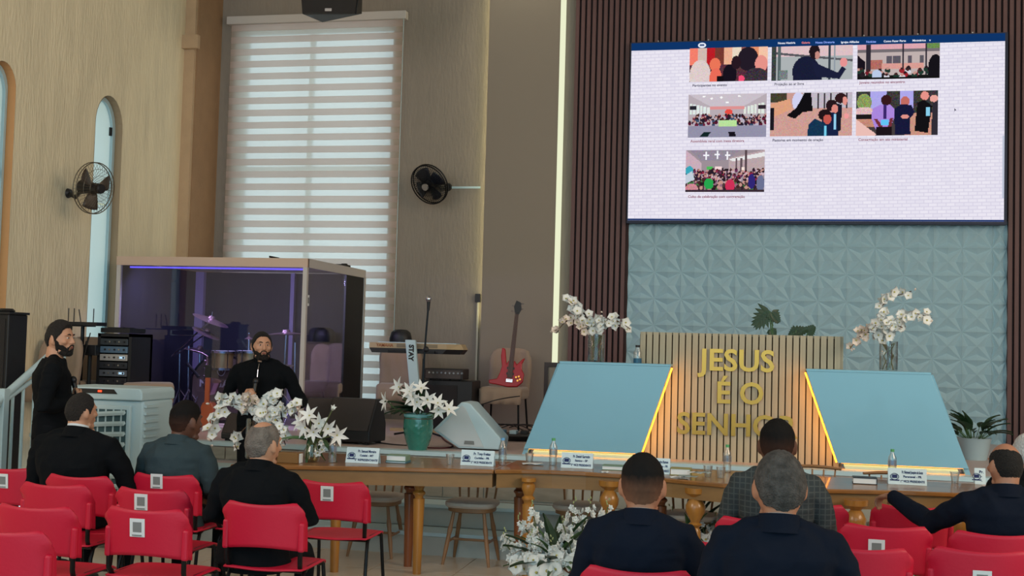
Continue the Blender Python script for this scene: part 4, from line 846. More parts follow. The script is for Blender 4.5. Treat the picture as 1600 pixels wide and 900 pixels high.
table('wooden table in front of the pulpit, behind the plaid jacket', [(1009, 744.6), (1049, 748), (1090, 752), (1130, 755.6), (1210, 760)], .66,
      [(1084, ly(1084, 7.92), False, 2, 'leg'), (1030, ly(1030, 8.3), True, 1, 'leg'), (1180, ly(1180, 8.2), True, 1, 'leg')])
table('wooden table at the right with the black book', [(1212, 760), (1285, 764), (1400, 766.5), (1521, 771), (1560, 773)], .62,
      [(1335, ly(1335, 7.72), False, 2, 'leg'), (1230, ly(1230, 8.1), True, 1, 'leg'), (1500, ly(1500, 7.85), False, 2, 'leg')])
# spindle chairs behind the tables, facing the hall
m_sp = mat('worn_spindle_chair_wood', (142, 104, 70), .45, vary=.15, vscale=5)
def spindle_chair(px, pyf, label, rz=0, Y=None, bz=0):
    p = onY(px, 800, Y or 8.5)
    t = thing('spindle_chair', label, 'chair', (p.x, p.y, 0), rz, 'wooden spindle chairs behind the tables')
    MB().rings([[V((a*math.copysign(abs(math.cos(k*PI/12))**.7, math.cos(k*PI/12)), a*.92*math.copysign(abs(math.sin(k*PI/12))**.7, math.sin(k*PI/12)), z)) for k in range(24)] for a, z in ((.17, .435), (.20, .445), (.20, .475), (.18, .48))]).build('seat', m_sp, t, True)
    MB().rings([[V((a*math.copysign(abs(math.cos(k*PI/12))**.6, math.cos(k*PI/12)), a*.95*math.copysign(abs(math.sin(k*PI/12))**.6, math.sin(k*PI/12)), z)) for k in range(24)] for a, z in ((.205, .478), (.222, .495), (.22, .52), (.19, .53))]).build('cushion', m_cushion, t, True)
    for sx in (-1, 1):
        for sy in (-1, 1):
            a, b = V((sx*.13, sy*.12, .45)), V((sx*.20, sy*.19, 0))
            MB().tube([a+(b-a)*q for q in (0, .25, .35, .45, .7, .85, 1)], [.014, .016, .022, .018, .019, .015, .012], 10).build('leg', m_sp, t, True)
        a, b = V((sx*.13, -.12, .45)), V((sx*.20, -.19, 0)); e, g = V((sx*.13, .12, .45)), V((sx*.20, .19, 0))
        MB().tube([a+(b-a)*.58, e+(g-e)*.58], .011, 8).build('stretcher', m_sp, t, True)
    MB().tube([(-.165, 0, .19), (.165, 0, .19)], .011, 8).build('stretcher', m_sp, t, True)
    for k in range(5):
        x = -.15+.075*k; MB().tube([(x, .16, .47), (x*1.12, .19, .64), (x*1.25, .23, .82+bz)], [.008, .011, .007], 8).build('spindle', m_sp, t, True)
    MB().tube([(-.235, .20, .83+bz), (-.12, .235, .838+bz), (0, .245, .842+bz), (.12, .235, .838+bz), (.235, .20, .83+bz)], [.02, .028, .03, .028, .02], 8, .5).build('top_rail', m_sp, t, True)
    t.scale = (.86, .86, .86); return t
for px, Y, lb in ((590, 8.62, 'spindle chair left of the paired table legs, behind the red chair'), (738, 8.55, 'spindle chair seen whole between the table legs'), (905, 8.72, 'spindle chair half hidden behind the white floor flowers'),
                  (1080, 8.55, 'spindle chair just right of the man with the short dark fade'), (1270, 8.72, 'spindle chair showing its top rail right of the plaid jacket'), (1400, 8.5, 'spindle chair behind the rightmost name card')):
    spindle_chair(px, 0, lb, 0, Y, .07 if px > 1200 else -.03)

# ---------------------------------------------------------------- things on the tables
def on_table(px, py): p = onZ(px, py, TZ); return p
m_plate = mat('pale_blue_white_card', (206, 226, 234), .5)
def nameplate(px, py, l1, l2, l3, label, w=.25, h=.105, rz=0):
    p = on_table(px, py); t = thing('name_card', label, 'name card', (p.x, p.y, TZ+.001), rz, 'folded name cards on the tables')
    MB().add([(-w/2, 0, 0), (w/2, 0, 0), (w/2, .03, h), (-w/2, .03, h), (w/2, .06, 0), (-w/2, .06, 0)], [(0, 1, 2, 3), (3, 2, 4, 5)]).build('card', m_plate, t, solid=.002)
    tilt = T(0, -.0025, 0) @ Matrix.Rotation(-math.atan(.03/h), 4, 'X') @ FACE
    cx = w*.13
    def ft(s, size, z): 
        sx = min(1.0, (w*.66)/(len(s)*size*.52)); text(s, size, m_ink, t, tilt @ T(cx, z, 0), .0003, 'lettering', .0006, sx=sx)
    ft(l1, .026, h*.80); ft(l2, .020, h*.52); ft(l3, .021, h*.22)
    e = MB(); ex = -w*.33
    e.tube([(ex+.026*math.cos(k*PI/10), .026*.8*math.sin(k*PI/10)+h*.5, .001) for k in range(21)], .002, 5).box((ex, h*.52, .001), (.032, .022, .0015)).box((ex, h*.28, .001), (.06, .007, .0015)).xf(tilt)
    e.build('emblem', m_ink, t)
nameplate(565, 724, 'Pr. Samuel Moreira', 'Cuiabá - MT', '2° REPRESENTANTE', 'name card between the water bottle and the green books', .24)
nameplate(745, 728, 'Pr. Tony Freitas', 'Curitiba - PR', '2° VICE PRESIDENTE', 'name card in front of the white stage monitor', .24)
nameplate(901, 732, 'Pr. Daniel Garrucio', 'Santos - SP', '3° VICE PRESIDENTE', 'name card right of the green-capped bottle below the left desk', .225)
nameplate(1028, 741, 'Pr. Pedro Ramos', 'Londrina - PR', '1° SECRETARIO', 'name card mostly hidden behind the faded haircut', .16)
nameplate(1418, 758, 'Pr. Natanael Joaquim de Souza', 'Paranavaí - PR', '1° VICE PRESIDENTE', 'name card in front of the green-capped bottle at the right', .245)
nameplate(1532, 757, 'Pr.', '-', '-', 'name card partly cut off by the bald man', .07)
def bottle(px, py, cap, label, fill=.6, tilt=0):
    p = on_table(px, py); t = thing('water_bottle', label, 'bottle', (p.x, p.y, TZ+.001), 0, 'water bottles on the tables')
    MB().lathe([(.024, 0), (.028, .004), (.029, .05), (.026, .06), (.029, .07), (.029, .12), (.027, .135), (.012, .165), (.011, .182)], n=18).build('body', m_pet, t, True)
    MB().lathe([(.0265, .003), (.0265, .16*fill)], n=16).build('water', m_water, t, True)
    MB().lathe([(.0135, .175), (.0135, .193)], n=14).build('cap', cap, t, True)
    MB().lathe([(.0295, .075), (.0295, .115)], n=18, cap=False).build('label_band', glassy('translucent_label', (.62, .68, .84), .2, .4), t, True)
cg, cb = mat('green_cap', (90, 170, 110), .5), mat('blue_cap', (110, 170, 220), .5)
bottle(519, 723, cb, 'blue-capped water bottle beside the lilies'); bottle(785, 727, cb, 'blue-capped water bottle right of the second name card'); bottle(864, 727, cg, 'green-capped bottle glowing in front of the left desk light')
bottle(1136, 738, cg, 'green-capped bottle below the letters of the pulpit'); bottle(1394, 745, cg, 'green-capped bottle behind the right name card')
def cup(px, py, label):
    p = on_table(px, py); t = thing('plastic_cup', label, 'cup', (p.x, p.y, TZ+.001), 0, 'clear plastic cups on the tables')
    MB().lathe([(.022, 0), (.031, .072), (.033, .074), (.029, .072), (.020, .003)], n=16).build('cup_wall', glassy('milky_plastic', (.92, .95, .96), .16, .4), t, True)
cup(703, 726, 'clear plastic cup left of the second name card'); cup(827, 724, 'plastic cup standing on the white napkin'); cup(1106, 745, 'plastic cup left of the bottle under the pulpit letters'); cup(1126, 747, 'plastic cup touching the plaid shoulder'); cup(1492, 755, 'lone plastic cup near the right table end')
def book(px, py, w, d, h, m, label, rz=0, z0=0, pages=True):
    p = on_table(px, py); t = thing('book', label, 'book', (p.x, p.y+d/2, TZ+.001+z0), rz)
    MB().bb(-w/2, w/2, -d/2, d/2, 0, .004).bb(-w/2, w/2, -d/2, d/2, h-.004, h).bb(w/2-.004, w/2, -d/2, d/2, .004, h-.004).build('cover', m, t)
    MB().bb(-w/2+.004, w/2-.005, -d/2+.004, d/2-.004, .004, h-.004).build('pages', m_paper, t); return t
m_gr = mat('sage_green_cover', (120, 150, 130), .6); m_tl = mat('teal_cover', (60, 110, 124), .6); m_bk = mat('black_leather_cover', (18, 18, 20), .5)
book(618, 724, .15, .12, .014, m_tl, 'thin teal booklet at the bottom of the green stack'); book(618, 724, .145, .12, .040, m_gr, 'sage green book on the teal booklet', .03, .0145)
book(1352, 757, .155, .12, .042, m_bk, 'black book with white page edges on the right table', -.03)
book(958, 735, .16, .12, .03, m_gr, 'green book right of the third name card'); book(1063, 743, .14, .12, .045, mat('olive_yellow_cover', (150, 150, 96), .6), 'olive book behind the loose papers')
def sheet(px, py, w, d, label, rz, m=None, dz=.001, nm='paper_sheet', grp=None):
    p = on_table(px, py); o = MB().grid(lambda u, v: V(((u-.5)*w, (v-.5)*d, .008*math.sin(u*5+v*3)**2+.004)), 5, 4).build(nm, m or m_paper, None, True, solid=.001); o.location = (p.x, p.y, TZ+dz); o.rotation_euler = (0, 0, rz); return tag(o, label, 'paper', grp)
sheet(832, 726, .15, .09, 'white napkin under the plastic cup', .3, nm='napkin'); sheet(945, 739, .06, .05, 'crumpled white tissue beside the faded haircut', .5, nm='tissue')
for k, (px, py, rz) in enumerate(((1060, 747, .3), (1075, 749, -.4), (1088, 746, .1), (1098, 749, .8))): sheet(px, py, .12, .08, ['loose white paper at the left of the clutter below the pulpit', 'loose newsprint sheet second from the left below the pulpit', 'loose white paper right of the newsprint sheet', 'loose newsprint sheet beside the plastic cups'][k], rz, mat('newsprint', (150, 168, 172), .7) if k % 2 else None, .002+.012*k, grp='loose papers below the pulpit')
p = on_table(448, 724); tag(MB().box((p.x, p.y+.05, TZ+.036), (.15, .09, .07)).build('cardboard_box', mat('brown_cardboard', (132, 96, 54), .8), bevel=.003), 'small brown box behind the grey-haired man', 'box')
p = on_table(467, 724); tag(MB().box((p.x, p.y+.02, TZ+.033), (.02, .05, .064)).build('tissue_pack', m_paper, bevel=.004), 'small white packet beside the brown box', 'packet')

# ---------------------------------------------------------------- flowers
def petal(mb, M, L_, W, curl, cup=.1, nu=3, nv=4, point=.7):
    def f(u, v):
        w_ = W*math.sin(PI*min(1, (v*.92+.06))**point)*(u-.5)
        return M @ V((w_, L_*v, curl*v*v*L_+cup*abs(u-.5)*2*W))
    mb.grid(f, nu, nv)
def flower_mesh(name, n, L_, W, elev, curl, m, point=.7, layers=1, cup=.15):
    mb = MB()
    for l in range(layers):
        for k in range(n): petal(mb, Matrix.Rotation(2*PI*k/n+l*PI/n, 3, 'Z') @ Matrix.Rotation(elev+l*.35, 3, 'X'), L_*(1-.25*l), W, curl, cup, 2, 3, point)
    return mb.mesh(name, m, True)
fm_orch = flower_mesh('blossom', 5, .046, .070, .22, -.1, m_petal, .5); fm_orchc = flower_mesh('blossom', 5, .044, .066, .40, .1, m_petalc, .5)
fm_lily = flower_mesh('blossom', 6, .085, .036, .75, -.45, m_petal, .8); fm_small = flower_mesh('blossom', 5, .034, .044, .5, -.1, m_petal, .5, 2)
fm_bell = flower_mesh('blossom', 5, .05, .03, 1.25, -.2, m_petal, .7); fm_bud = MB().ell((0, 0, .012), (.008, .008, .016), nu=8, nv=6).mesh('bud', m_petalc, True)
def leafmesh(L_, W, curl, m): 
    mb = MB(); petal(mb, Matrix.Identity(3), L_, W, curl, .25, 2, 6, .8); return mb.mesh('leaf', m, True)
lf1 = leafmesh(.20, .06, -.5, m_leaf); lf2 = leafmesh(.16, .03, -.6, m_leaf2)
m_pollen = mat('yellow_green_centre', (180, 170, 90), .7)
fm_ctr = MB().ell((0, 0, .006), (.007, .007, .008), nu=8, nv=6).mesh('flower_centre', m_pollen, True)
def orient(p, d, s=1, spin=None):
    d = V(d).normalized(); q = d.to_track_quat('Z', 'Y').to_matrix() @ Matrix.Rotation(RN.uniform(0, 6.28) if spin is None else spin, 3, 'Z')
    return Matrix.Translation(p) @ q.to_4x4() @ Matrix.Diagonal((s, s, s, 1))
def bez(pts, n=10):
    P_ = [V(p) for p in pts]; out = []
    for i in range(len(P_)-1):
        a, b, c, d = P_[max(i-1, 0)], P_[i], P_[i+1], P_[min(i+2, len(P_)-1)]
        for k in range(n): t = k/n; out.append(.5*((2*b)+(c-a)*t+(2*a-5*b+4*c-d)*t*t+(3*b-a-3*c+d)*t**3))
    return out+[P_[-1]]
def spray(t, pts, mesh, n, spread, s=(.8, 1.1), face=(0, -1, .1), start=.35, stem=m_stemb, r=.004, ctr=True, budn=2):
    n = int(n*1.3); c = bez(pts); st = MB().tube(c, r, 6).build('stem', stem, t, True)
    for k in range(n):
        f = start+(1-start)*k/max(1, n-1); p = c[min(len(c)-1, int(f*(len(c)-1)))]+V((RN.uniform(-1, 1), RN.uniform(-1, 1), RN.uniform(-1, 1)))*spread
        if k >= n-budn: inst('bud', fm_bud, t, orient(p, (RN.uniform(-1, 1), -1, RN.uniform(0, 1)), 1)); continue
        d = V(face)+V((RN.uniform(-1, 1), RN.uniform(-.4, .6), RN.uniform(-.7, .9)))*.8
        o = inst('blossom', mesh, t, orient(p, d, RN.uniform(*s)))
        if ctr: inst('flower_centre', fm_ctr, o)
def glass_vase(t, r, h, water=.5):
    MB().lathe([(r*.92, 0), (r, .01), (r, h), (r-.003, h), (r-.004, .012)], n=24).build('vase', m_glass, t, True)
    MB().lathe([(r-.005, .012), (r-.005, h*water)], n=24).build('water', m_water, t, True)
# vases on the desks
ztop = SZ+(onY(960, 571, DY).z-SZ)
def desk_vase(px, py, pts, label, seed):
    c = onY(px, py, DY+.105); z0 = max(c.z, 0); t = thing('orchid_vase', label, 'flowers', (c.x, DY+.105, DTOP)); base = V((c.x, DY+.105, DTOP))
    glass_vase(t, .072, .235)
    def LQ(x, y, dy=0): return onY(x, y, DY+.105+dy)-base
    for (P_, n, mm) in pts: spray(t, [V((RN.uniform(-.02, .02), 0, .02)), V((RN.uniform(-.03, .03), 0, .2))]+[LQ(x, y, dy) for x, y, dy in P_], mm, n, .035, start=.42)
    vg = MB()
    for k in range(8): a = RN.uniform(0, 6.28); vg.tube([(.05*math.cos(a), .05*math.sin(a), .01), (.04*math.cos(a+2), .04*math.sin(a+2), .12), (.05*math.cos(a+4), .05*math.sin(a+4), .22)], .004, 5)
    vg.build('stems_in_water', m_stem, t, True); return t
def topz(d): 
    o = [c for c in COL.objects if c.parent == d and c.name.startswith('desk_top')][0]; return SZ+max(v.co.z for v in o.data.vertices)+.001
DTOP = topz(dL)
desk_vase(931, 566, [([(915, 515, 0), (890, 500, 0), (868, 520, -.03)], 16, fm_orchc), ([(915, 505, 0), (900, 480, 0), (886, 468, 0)], 16, fm_orch), ([(940, 505, 0), (960, 500, -.05), (985, 514, -.05)], 16, fm_orch), ([(930, 510, .02), (912, 492, .05), (895, 476, .02)], 12, fm_orch), ([(932, 515, -.03), (935, 500, -.03), (934, 492, -.05)], 10, fm_orch)], 'glass vase of white orchids on the left white desk', 1)
DTOP = topz(dR)
desk_vase(1388, 580, [([(1365, 520, 0), (1345, 525, -.03), (1328, 545, -.03)], 13, fm_orchc), ([(1375, 500, 0), (1385, 470, 0), (1424, 455, .03)], 14, fm_orch), ([(1400, 505, 0), (1425, 490, -.03), (1456, 497, -.03)], 16, fm_orch), ([(1385, 520, -.03), (1395, 505, -.05), (1410, 512, -.04)], 13, fm_orch), ([(1370, 520, 0), (1372, 505, -.03), (1365, 512, -.05)], 9, fm_orch)], 'glass vase of white orchids on the right white desk', 2)
DTOP = topz(dL); p = onY(996, 571, DY+.12); t = thing('spray_bottle', 'small dark-capped bottle at the right end of the left desk', 'bottle', (p.x, DY+.12, DTOP))
MB().lathe([(.035, 0), (.035, .04)], n=14).build('base_liquid', mat('teal_liquid', (30, 90, 120), .3), t); MB().lathe([(.034, .041), (.034, .09), (.018, .12), (.018, .13)], n=14).build('body', m_pet, t, True); MB().lathe([(.02, .131), (.02, .15)], n=12).build('cap', m_black, t)
# monstera behind the pulpit
def split_leaf(mb, M, L_, W):
    for s in (-1, 1):
        for k in range(6):
            v = .1+.15*k; a = s*(1.5-.22*k); R2 = Matrix.Rotation(-a, 3, 'Z'); off = V((0, L_*v*.8, 0))
            m3 = M.to_3x3(); tr = M.translation+m3 @ off
            q = MB(); petal(q, Matrix.Rotation(-a, 3, 'Z'), W*(1-.08*k), .045, -.15, .1, 2, 4, .6); mb.add([tr+m3 @ p for p in q.v], q.f)
    q = MB(); petal(q, Matrix.Identity(3), L_*1.05, .06, -.1, .1, 2, 5, .6); mb.add([M @ p for p in q.v], q.f)
b = onY(1215, 525, PY+.75); mo = thing('monstera_plant', 'dark green split-leaf plant rising behind the oak pulpit', 'plant', (b.x, PY+.75, SZ)); LQ = lambda x, y: onY(x, y, PY+.75)-V((b.x, PY+.75, SZ))
for (x0, y0, x1, y1, L_, W) in ((1203, 486, 1190, 499, .20, .13), (1206, 488, 1214, 500, .11, .07), (1240, 520, 1256, 516, .14, .07), (1262, 520, 1268, 514, .08, .06), (1205, 516, 1208, 522, .07, .05), (1244, 516, 1240, 520, .1, .05)):
    a, e = LQ(x0, y0), LQ(x1, y1); MB().tube(bez([(0, 0, .25), (a*.6+V((0, 0, .1))), a]), .006, 6).build('stem', m_leaf2, mo, True)
    d = (e-a).normalized(); z = V((.1, -1, .3)); z = (z-d*z.dot(d)).normalized(); x = d.cross(z)
    mb = MB(); split_leaf(mb, Matrix.Translation(a) @ Matrix((x, d, z)).transposed().to_4x4(), L_, W); mb.build('leaf', m_leaf, mo, True)
MB().lathe([(.13, 0), (.16, .28), (.165, .3), (.14, .29)], n=20).build('pot', m_whitep, mo, True)
# white planter at the right
b = onZ(1522, 718, SZ); wp_ = thing('potted_lily_plant', 'leafy green plant in a white pot right of the right desk', 'plant', (b.x, b.y, SZ))
MB().lathe([(.105, 0), (.11, .01), (.145, .19), (.15, .195), (.135, .19)], n=24).build('pot', m_whitep, wp_, True); MB().lathe([(.134, .15), (.134, .175)], n=20).build('soil', mat('dark_soil', (40, 30, 24), .9), wp_)
for k in range(34):
    a = RN.uniform(0, 6.28); tilt = RN.uniform(.15, 1.15); d = V((math.cos(a)*math.sin(tilt), math.sin(a)*math.sin(tilt), math.cos(tilt))); L_ = RN.uniform(.14, .24)
    base = V((.05*math.cos(a), .05*math.sin(a), .17)); tip = base+d*L_*.8
    MB().tube([base, tip], .003, 5).build('stem', m_leaf2, wp_)
    z = V((0, 0, 1)); z = (z-d*z.dot(d)).normalized(); x = d.cross(z); inst('leaf', lf1, wp_, Matrix.Translation(tip-d*.02) @ Matrix((x, d, z)).transposed().to_4x4() @ Matrix.Diagonal((1, RN.uniform(.6, 1), 1, 1)))
# green glazed pot with lilies on the stage edge
b = onZ(646, 705, SZ); gp = thing('lily_pot', 'green glazed pot of white lilies on the stage edge', 'flowers', (b.x, b.y-.0+.12, SZ))
s_ = (onY(668, 660, b.y).x-onY(624, 660, b.y).x)/2/.115
def pr(z): return .072+.045*math.sin(min(1, z/.26)*PI*.62)
mbp = MB(); rg = []
for j in range(27):
    z = .265*j/26; rg.append([V(((pr(z)+(.0035 if 3 < j < 20 and (j//2+k//2) % 2 else 0))*math.cos(2*PI*k/48), (pr(z)+(.0035 if 3 < j < 20 and (j//2+k//2) % 2 else 0))*math.sin(2*PI*k/48), z)) for k in range(48)])
m_green = mat('teal_green_glaze', (48, 118, 104), .2, vary=.15, vscale=8, coat=.6)
mbp.rings(rg).xf(Matrix.Diagonal((s_, s_, s_, 1)).to_3x3()).build('pot', m_green, gp, True)
MB().lathe([(.112*s_, .262*s_), (.118*s_, .268*s_), (.118*s_, .285*s_), (.10*s_, .29*s_), (.09*s_, .27*s_)], n=36).build('rim', mat('pale_aqua_glaze', (120, 176, 178), .25), gp, True)
MB().lathe([(.113*s_, .245*s_), (.116*s_, .250*s_), (.113*s_, .262*s_)], n=36).build('brown_band', mat('brown_glaze', (80, 60, 44), .4), gp, True)
LQ = lambda x, y, dy=0: onY(x, y, b.y+dy)-V((b.x, b.y+.12, SZ))
for k in range(26):
    a = RN.uniform(0, 6.28); tl_ = RN.uniform(.2, 1.3); d = V((math.cos(a)*math.sin(tl_), math.sin(a)*math.sin(tl_), math.cos(tl_))); z = V((0, 0, 1)); z = (z-d*z.dot(d)).normalized(); x = d.cross(z)
    inst('leaf', lf1, gp, Matrix.Translation(V((0, 0, .28*s_))+d*.05) @ Matrix((x, d, z)).transposed().to_4x4() @ Matrix.Diagonal((1.1, RN.uniform(.8, 1.4), 1, 1)))
for x, y, dx, dz in ((624, 605, -.6, .3), (605, 627, -1, 0), (658, 607, .1, .7), (645, 620, -.2, .2), (668, 625, .4, .1), (652, 628, 0, -.2), (701, 640, .7, .6), (685, 640, .4, -.4), (684, 630, .3, .5), (640, 612, -.1, .5)):
    p = LQ(x, y, -.06); MB().tube(bez([(0, 0, .27*s_), (p*.6+V((0, 0, .08))), p]), .004, 6).build('stem', m_leaf2, gp, True)
    o = inst('blossom', fm_lily, gp, orient(p, (dx, -.9, dz), RN.uniform(.9, 1.1))); inst('flower_centre', fm_ctr, o)
# lilies and orchids on the left table
b = on_table(487, 722); t = thing('lily_vase', 'round glass vase of white lilies on the left table', 'flowers', (b.x, b.y, TZ+.001)); LQ = lambda x, y, dy=0: onY(x, y, b.y+dy)-V((b.x, b.y, TZ))
MB().lathe([(.045, 0), (.058, .03), (.058, .08), (.04, .11), (.042, .13), (.039, .13), (.037, .11), (.054, .08), (.054, .03)], n=24).build('vase', m_glass, t, True); MB().lathe([(.04, .006), (.052, .03), (.052, .07)], n=20).build('water', glassy('yellowish_water', (.80, .80, .55), .06), t, True)
for x, y, dx, dz, mm in ((484, 650, -.1, .4, fm_lily), (478, 668, -.5, -.2, fm_lily), (498, 662, .5, .1, fm_lily), (519, 641, .7, .8, fm_bell), (512, 670, .6, -.2, fm_lily), (526, 680, .9, -.2, fm_lily), (490, 675, .2, -.3, fm_lily), (470, 660, -.6, .3, fm_lily), (502, 688, .3, -.6, fm_bell), (496, 707, .4, -.5, fm_small), (503, 703, .5, .2, fm_small)):
    p = LQ(x, y, RN.uniform(-.06, .04)); MB().tube(bez([(0, 0, .03), (p.x*.25, p.y*.3, .15), p]), .004, 6).build('stem', m_stem, t, True); o = inst('blossom', mm, t, orient(p, (dx, -.9, dz), RN.uniform(.85, 1.05))); inst('flower_centre', fm_ctr, o)
for k in range(9): p = V((RN.uniform(-.05, .08), RN.uniform(-.03, .03), .15)); inst('leaf', lf2, t, orient(p, (RN.uniform(-1, 1), -.3, .5), 1.1))
b = on_table(396, 716); t = thing('orchid_vase', 'tall glass vase of arching white orchids on the left table', 'flowers', (b.x, b.y, TZ+.001)); LQ = lambda x, y, dy=0: onY(x, y, b.y+dy)-V((b.x, b.y, TZ))
glass_vase(t, .06, .28)
for P_, n, mm in (([(385, 640, 0), (360, 632, -.02), (335, 650, -.02), (330, 690, -.02)], 16, fm_orch), ([(385, 635, 0), (370, 622, 0), (330, 628, -.02)], 13, fm_orch), ([(390, 640, 0), (392, 625, -.02), (400, 630, -.06)], 16, fm_orchc), ([(405, 640, 0), (425, 622, 0), (440, 620, -.02)], 15, fm_orch), ([(415, 650, -.04), (440, 640, -.04), (468, 634, -.04)], 17, fm_orch), ([(410, 655, -.04), (430, 655, -.06), (445, 672, -.06)], 12, fm_orch), ([(400, 640, -.05), (410, 645, -.08), (420, 650, -.08)], 10, fm_orch), ([(372, 680, -.02), (366, 690, -.02), (370, 702, -.02)], 6, fm_orch), ([(430, 665, -.05), (440, 680, -.05), (446, 695, -.05)], 7, fm_orch)):
    spray(t, [(0, 0, .03), (RN.uniform(-.02, .02), 0, .26)]+[LQ(x, y, dy) for x, y, dy in P_], mm, n, .03, start=.45)
# floor arrangements
def floor_flowers(px, py, zref, label, spikes, blooms, nleaf):
    b = onZ(px, py, 0); t = thing('floor_flower_arrangement', label, 'flowers', (b.x, b.y, 0)); LQ = lambda x, y, dy=0: onY(x, y, b.y+dy)-V((b.x, b.y, 0))
    MB().lathe([(.12, 0), (.15, .2), (.155, .21), (.13, .2)], n=20).build('pot', m_oakdk, t, True)
    for (x0, y0, x1, y1, n, dy) in spikes:
        a, e = LQ(x0, y0, dy), LQ(x1, y1, dy); c = bez([(0, 0, .18), a*.6+V((0, 0, .08)), a, e]); MB().tube(c, .004, 6).build('stem', m_stem, t, True)
        for k in range(n):
            f = k/n; rr = .045*(1-.7*f)+.008; q = RN.uniform(0, 6.28); ax_ = (e-a); p = a+ax_*f+V((rr*math.cos(q), rr*math.sin(q), 0)); d = V((math.cos(q), math.sin(q), .3))
            inst('blossom', fm_small, t, orient(p, d, RN.uniform(.9, 1.3)*(1-.35*f)))
        for k in range(3): inst('bud', fm_bud_g, t, orient(e+V((RN.uniform(-.01, .01), 0, .01+.015*k)), (RN.uniform(-.5, .5), -.2, 1), .8))
    for (x, y, dy, s) in blooms:
        p = LQ(x, y, dy); o = inst('blossom', fm_orch, t, orient(p, (RN.uniform(-.5, .5), -1, RN.uniform(0, .6)), s)); inst('flower_centre', fm_ctr, o)
    for k in range(nleaf):
        a = RN.uniform(0, 6.28); tl_ = RN.uniform(.2, 1.4); d = V((math.cos(a)*math.sin(tl_), math.sin(a)*math.sin(tl_), math.cos(tl_))); z = V((0, 0, 1)); z = (z-d*z.dot(d)).normalized(); x = d.cross(z)
        inst('leaf', lf1 if k % 2 else lf2, t, Matrix.Translation(V((0, 0, .22))+d*.08) @ Matrix((x, d, z)).transposed().to_4x4() @ Matrix.Diagonal((1.2, 1.5, 1, 1)))
fm_bud_g = MB().ell((0, 0, .012), (.006, .006, .012), nu=6, nv=5).mesh('bud', mat('pale_green_bud', (150, 160, 110), .7), True)
floor_flowers(868, 948, 0, 'large white flower arrangement on the floor in front of the table',
    [(845, 862, 832, 795, 22, -.05), (842, 855, 812, 815, 18, 0), (830, 868, 788, 838, 18, -.08), (850, 880, 830, 840, 16, -.1), (890, 850, 898, 790, 20, .05), (895, 872, 880, 820, 20, -.05), (905, 840, 922, 790, 16, .1), (935, 835, 950, 792, 16, .12), (880, 880, 862, 850, 12, -.1), (815, 880, 790, 850, 14, .02)],
    [(RN.uniform(800, 900), RN.uniform(872, 905), RN.uniform(-.2, -.05), RN.uniform(.9, 1.3)) for k in range(22)]+[(845, 878, -.15, 1.3), (870, 868, -.12, 1.2), (855, 893, -.2, 1.4), (838, 895, -.2, 1.3), (868, 890, -.2, 1.2)], 34)
floor_flowers(1078, 905, 0, 'white flower arrangement on the floor between the two dark suits',
    [(1025, 850, 1022, 805, 14, 0), (1060, 850, 1048, 800, 18, .05), (1075, 850, 1074, 802, 18, 0), (1100, 855, 1098, 815, 18, -.05), (1118, 855, 1116, 812, 14, 0), (1040, 860, 1038, 815, 14, -.05)],
    [(RN.uniform(1030, 1120), RN.uniform(828, 870), RN.uniform(-.15, 0), 1.1) for k in range(18)], 20)
# ---------------------------------------------------------------- red stacking chairs
def red_chair():
    t = thing('red_chair', '-', 'chair', (0, 0, 0), 0, 'red plastic chairs of the audience')
    def bk(u, v):
        x = (u-.5)*2; e = abs(x)
        hx = .222-.028*max(0, (v-.8)/.2)**2*.9
        z = .525+.255*v-.018*(1-x*x)*(v)+.022*(1-x*x)*(1-v)-.03*max(0, (e-.86)/.14)**2*max(0, (v-.7)/.3)
        return V((x*hx, -.235+.05*x*x+.03*max(0, (e-.8)/.2)*(1 if v < .62 else max(0, (.72-v)/.1))-.02*v, z))
    MB().grid(bk, 22, 12).build('backrest', m_red, t, True, solid=.008)
    MB().grid(lambda u, v: V(((u-.5)*.44*(1-.12*(2*v-1)**4*(1 if v > .5 else .4)), -.20+.42*v, .445-.02*math.sin(PI*u)*(1-v)+(-.03*max(0, v-.8)/.2)-.01*abs(2*u-1)**3)), 12, 12).build('seat', m_red, t, True, solid=.008)
    for s in (-1, 1):
        MB().add([(s*(.16+.0*k), 0, 0) for k in range(0)], []).box((s*.203, -.193, .60), (.034, .03, .15)).build('side_pocket', m_red, t, bevel=.012)
        MB().tube([(s*.185, -.10, .425), (s*.190, -.165, .43), (s*.198, -.19, .47), (s*.2, -.195, .60)], .013, 8).build('back_support', m_dkmetal, t, True)
        MB().tube([(s*.215, -.235, 0), (s*.205, -.16, .36), (s*.20, -.13, .415), (s*.20, -.09, .43), (s*.20, .12, .43), (s*.20, .16, .41), (s*.215, .22, 0)], .011, 8).build('leg_frame', m_dkmetal, t, True)
    MB().tube([(-.2, -.12, .415), (.2, -.12, .415)], .010).tube([(-.2, .13, .415), (.2, .13, .415)], .010).build('cross_bar', m_dkmetal, t)
    return t
proto = None
m_stick = mat('white_sticker', (214, 218, 220), .6)
def place_chair(px, py, label, rz=0, sticker=None, Z_=None):
    global proto
    p = onZ(px, py, .765)                       # top edge of the back rests at this point
    R2 = Matrix.Rotation(rz, 3, 'Z'); o_ = R2 @ V((0, -.25, 0)); loc = (p.x-o_.x, p.y-o_.y, 0)
    if proto is None: proto = red_chair(); t = proto; t.location = loc; t.rotation_euler = (0, 0, rz); t['label'] = label
    else: t = dup(proto, loc, rz, label)
    STK.append((t, sticker)); return t
STK = []
C = {}
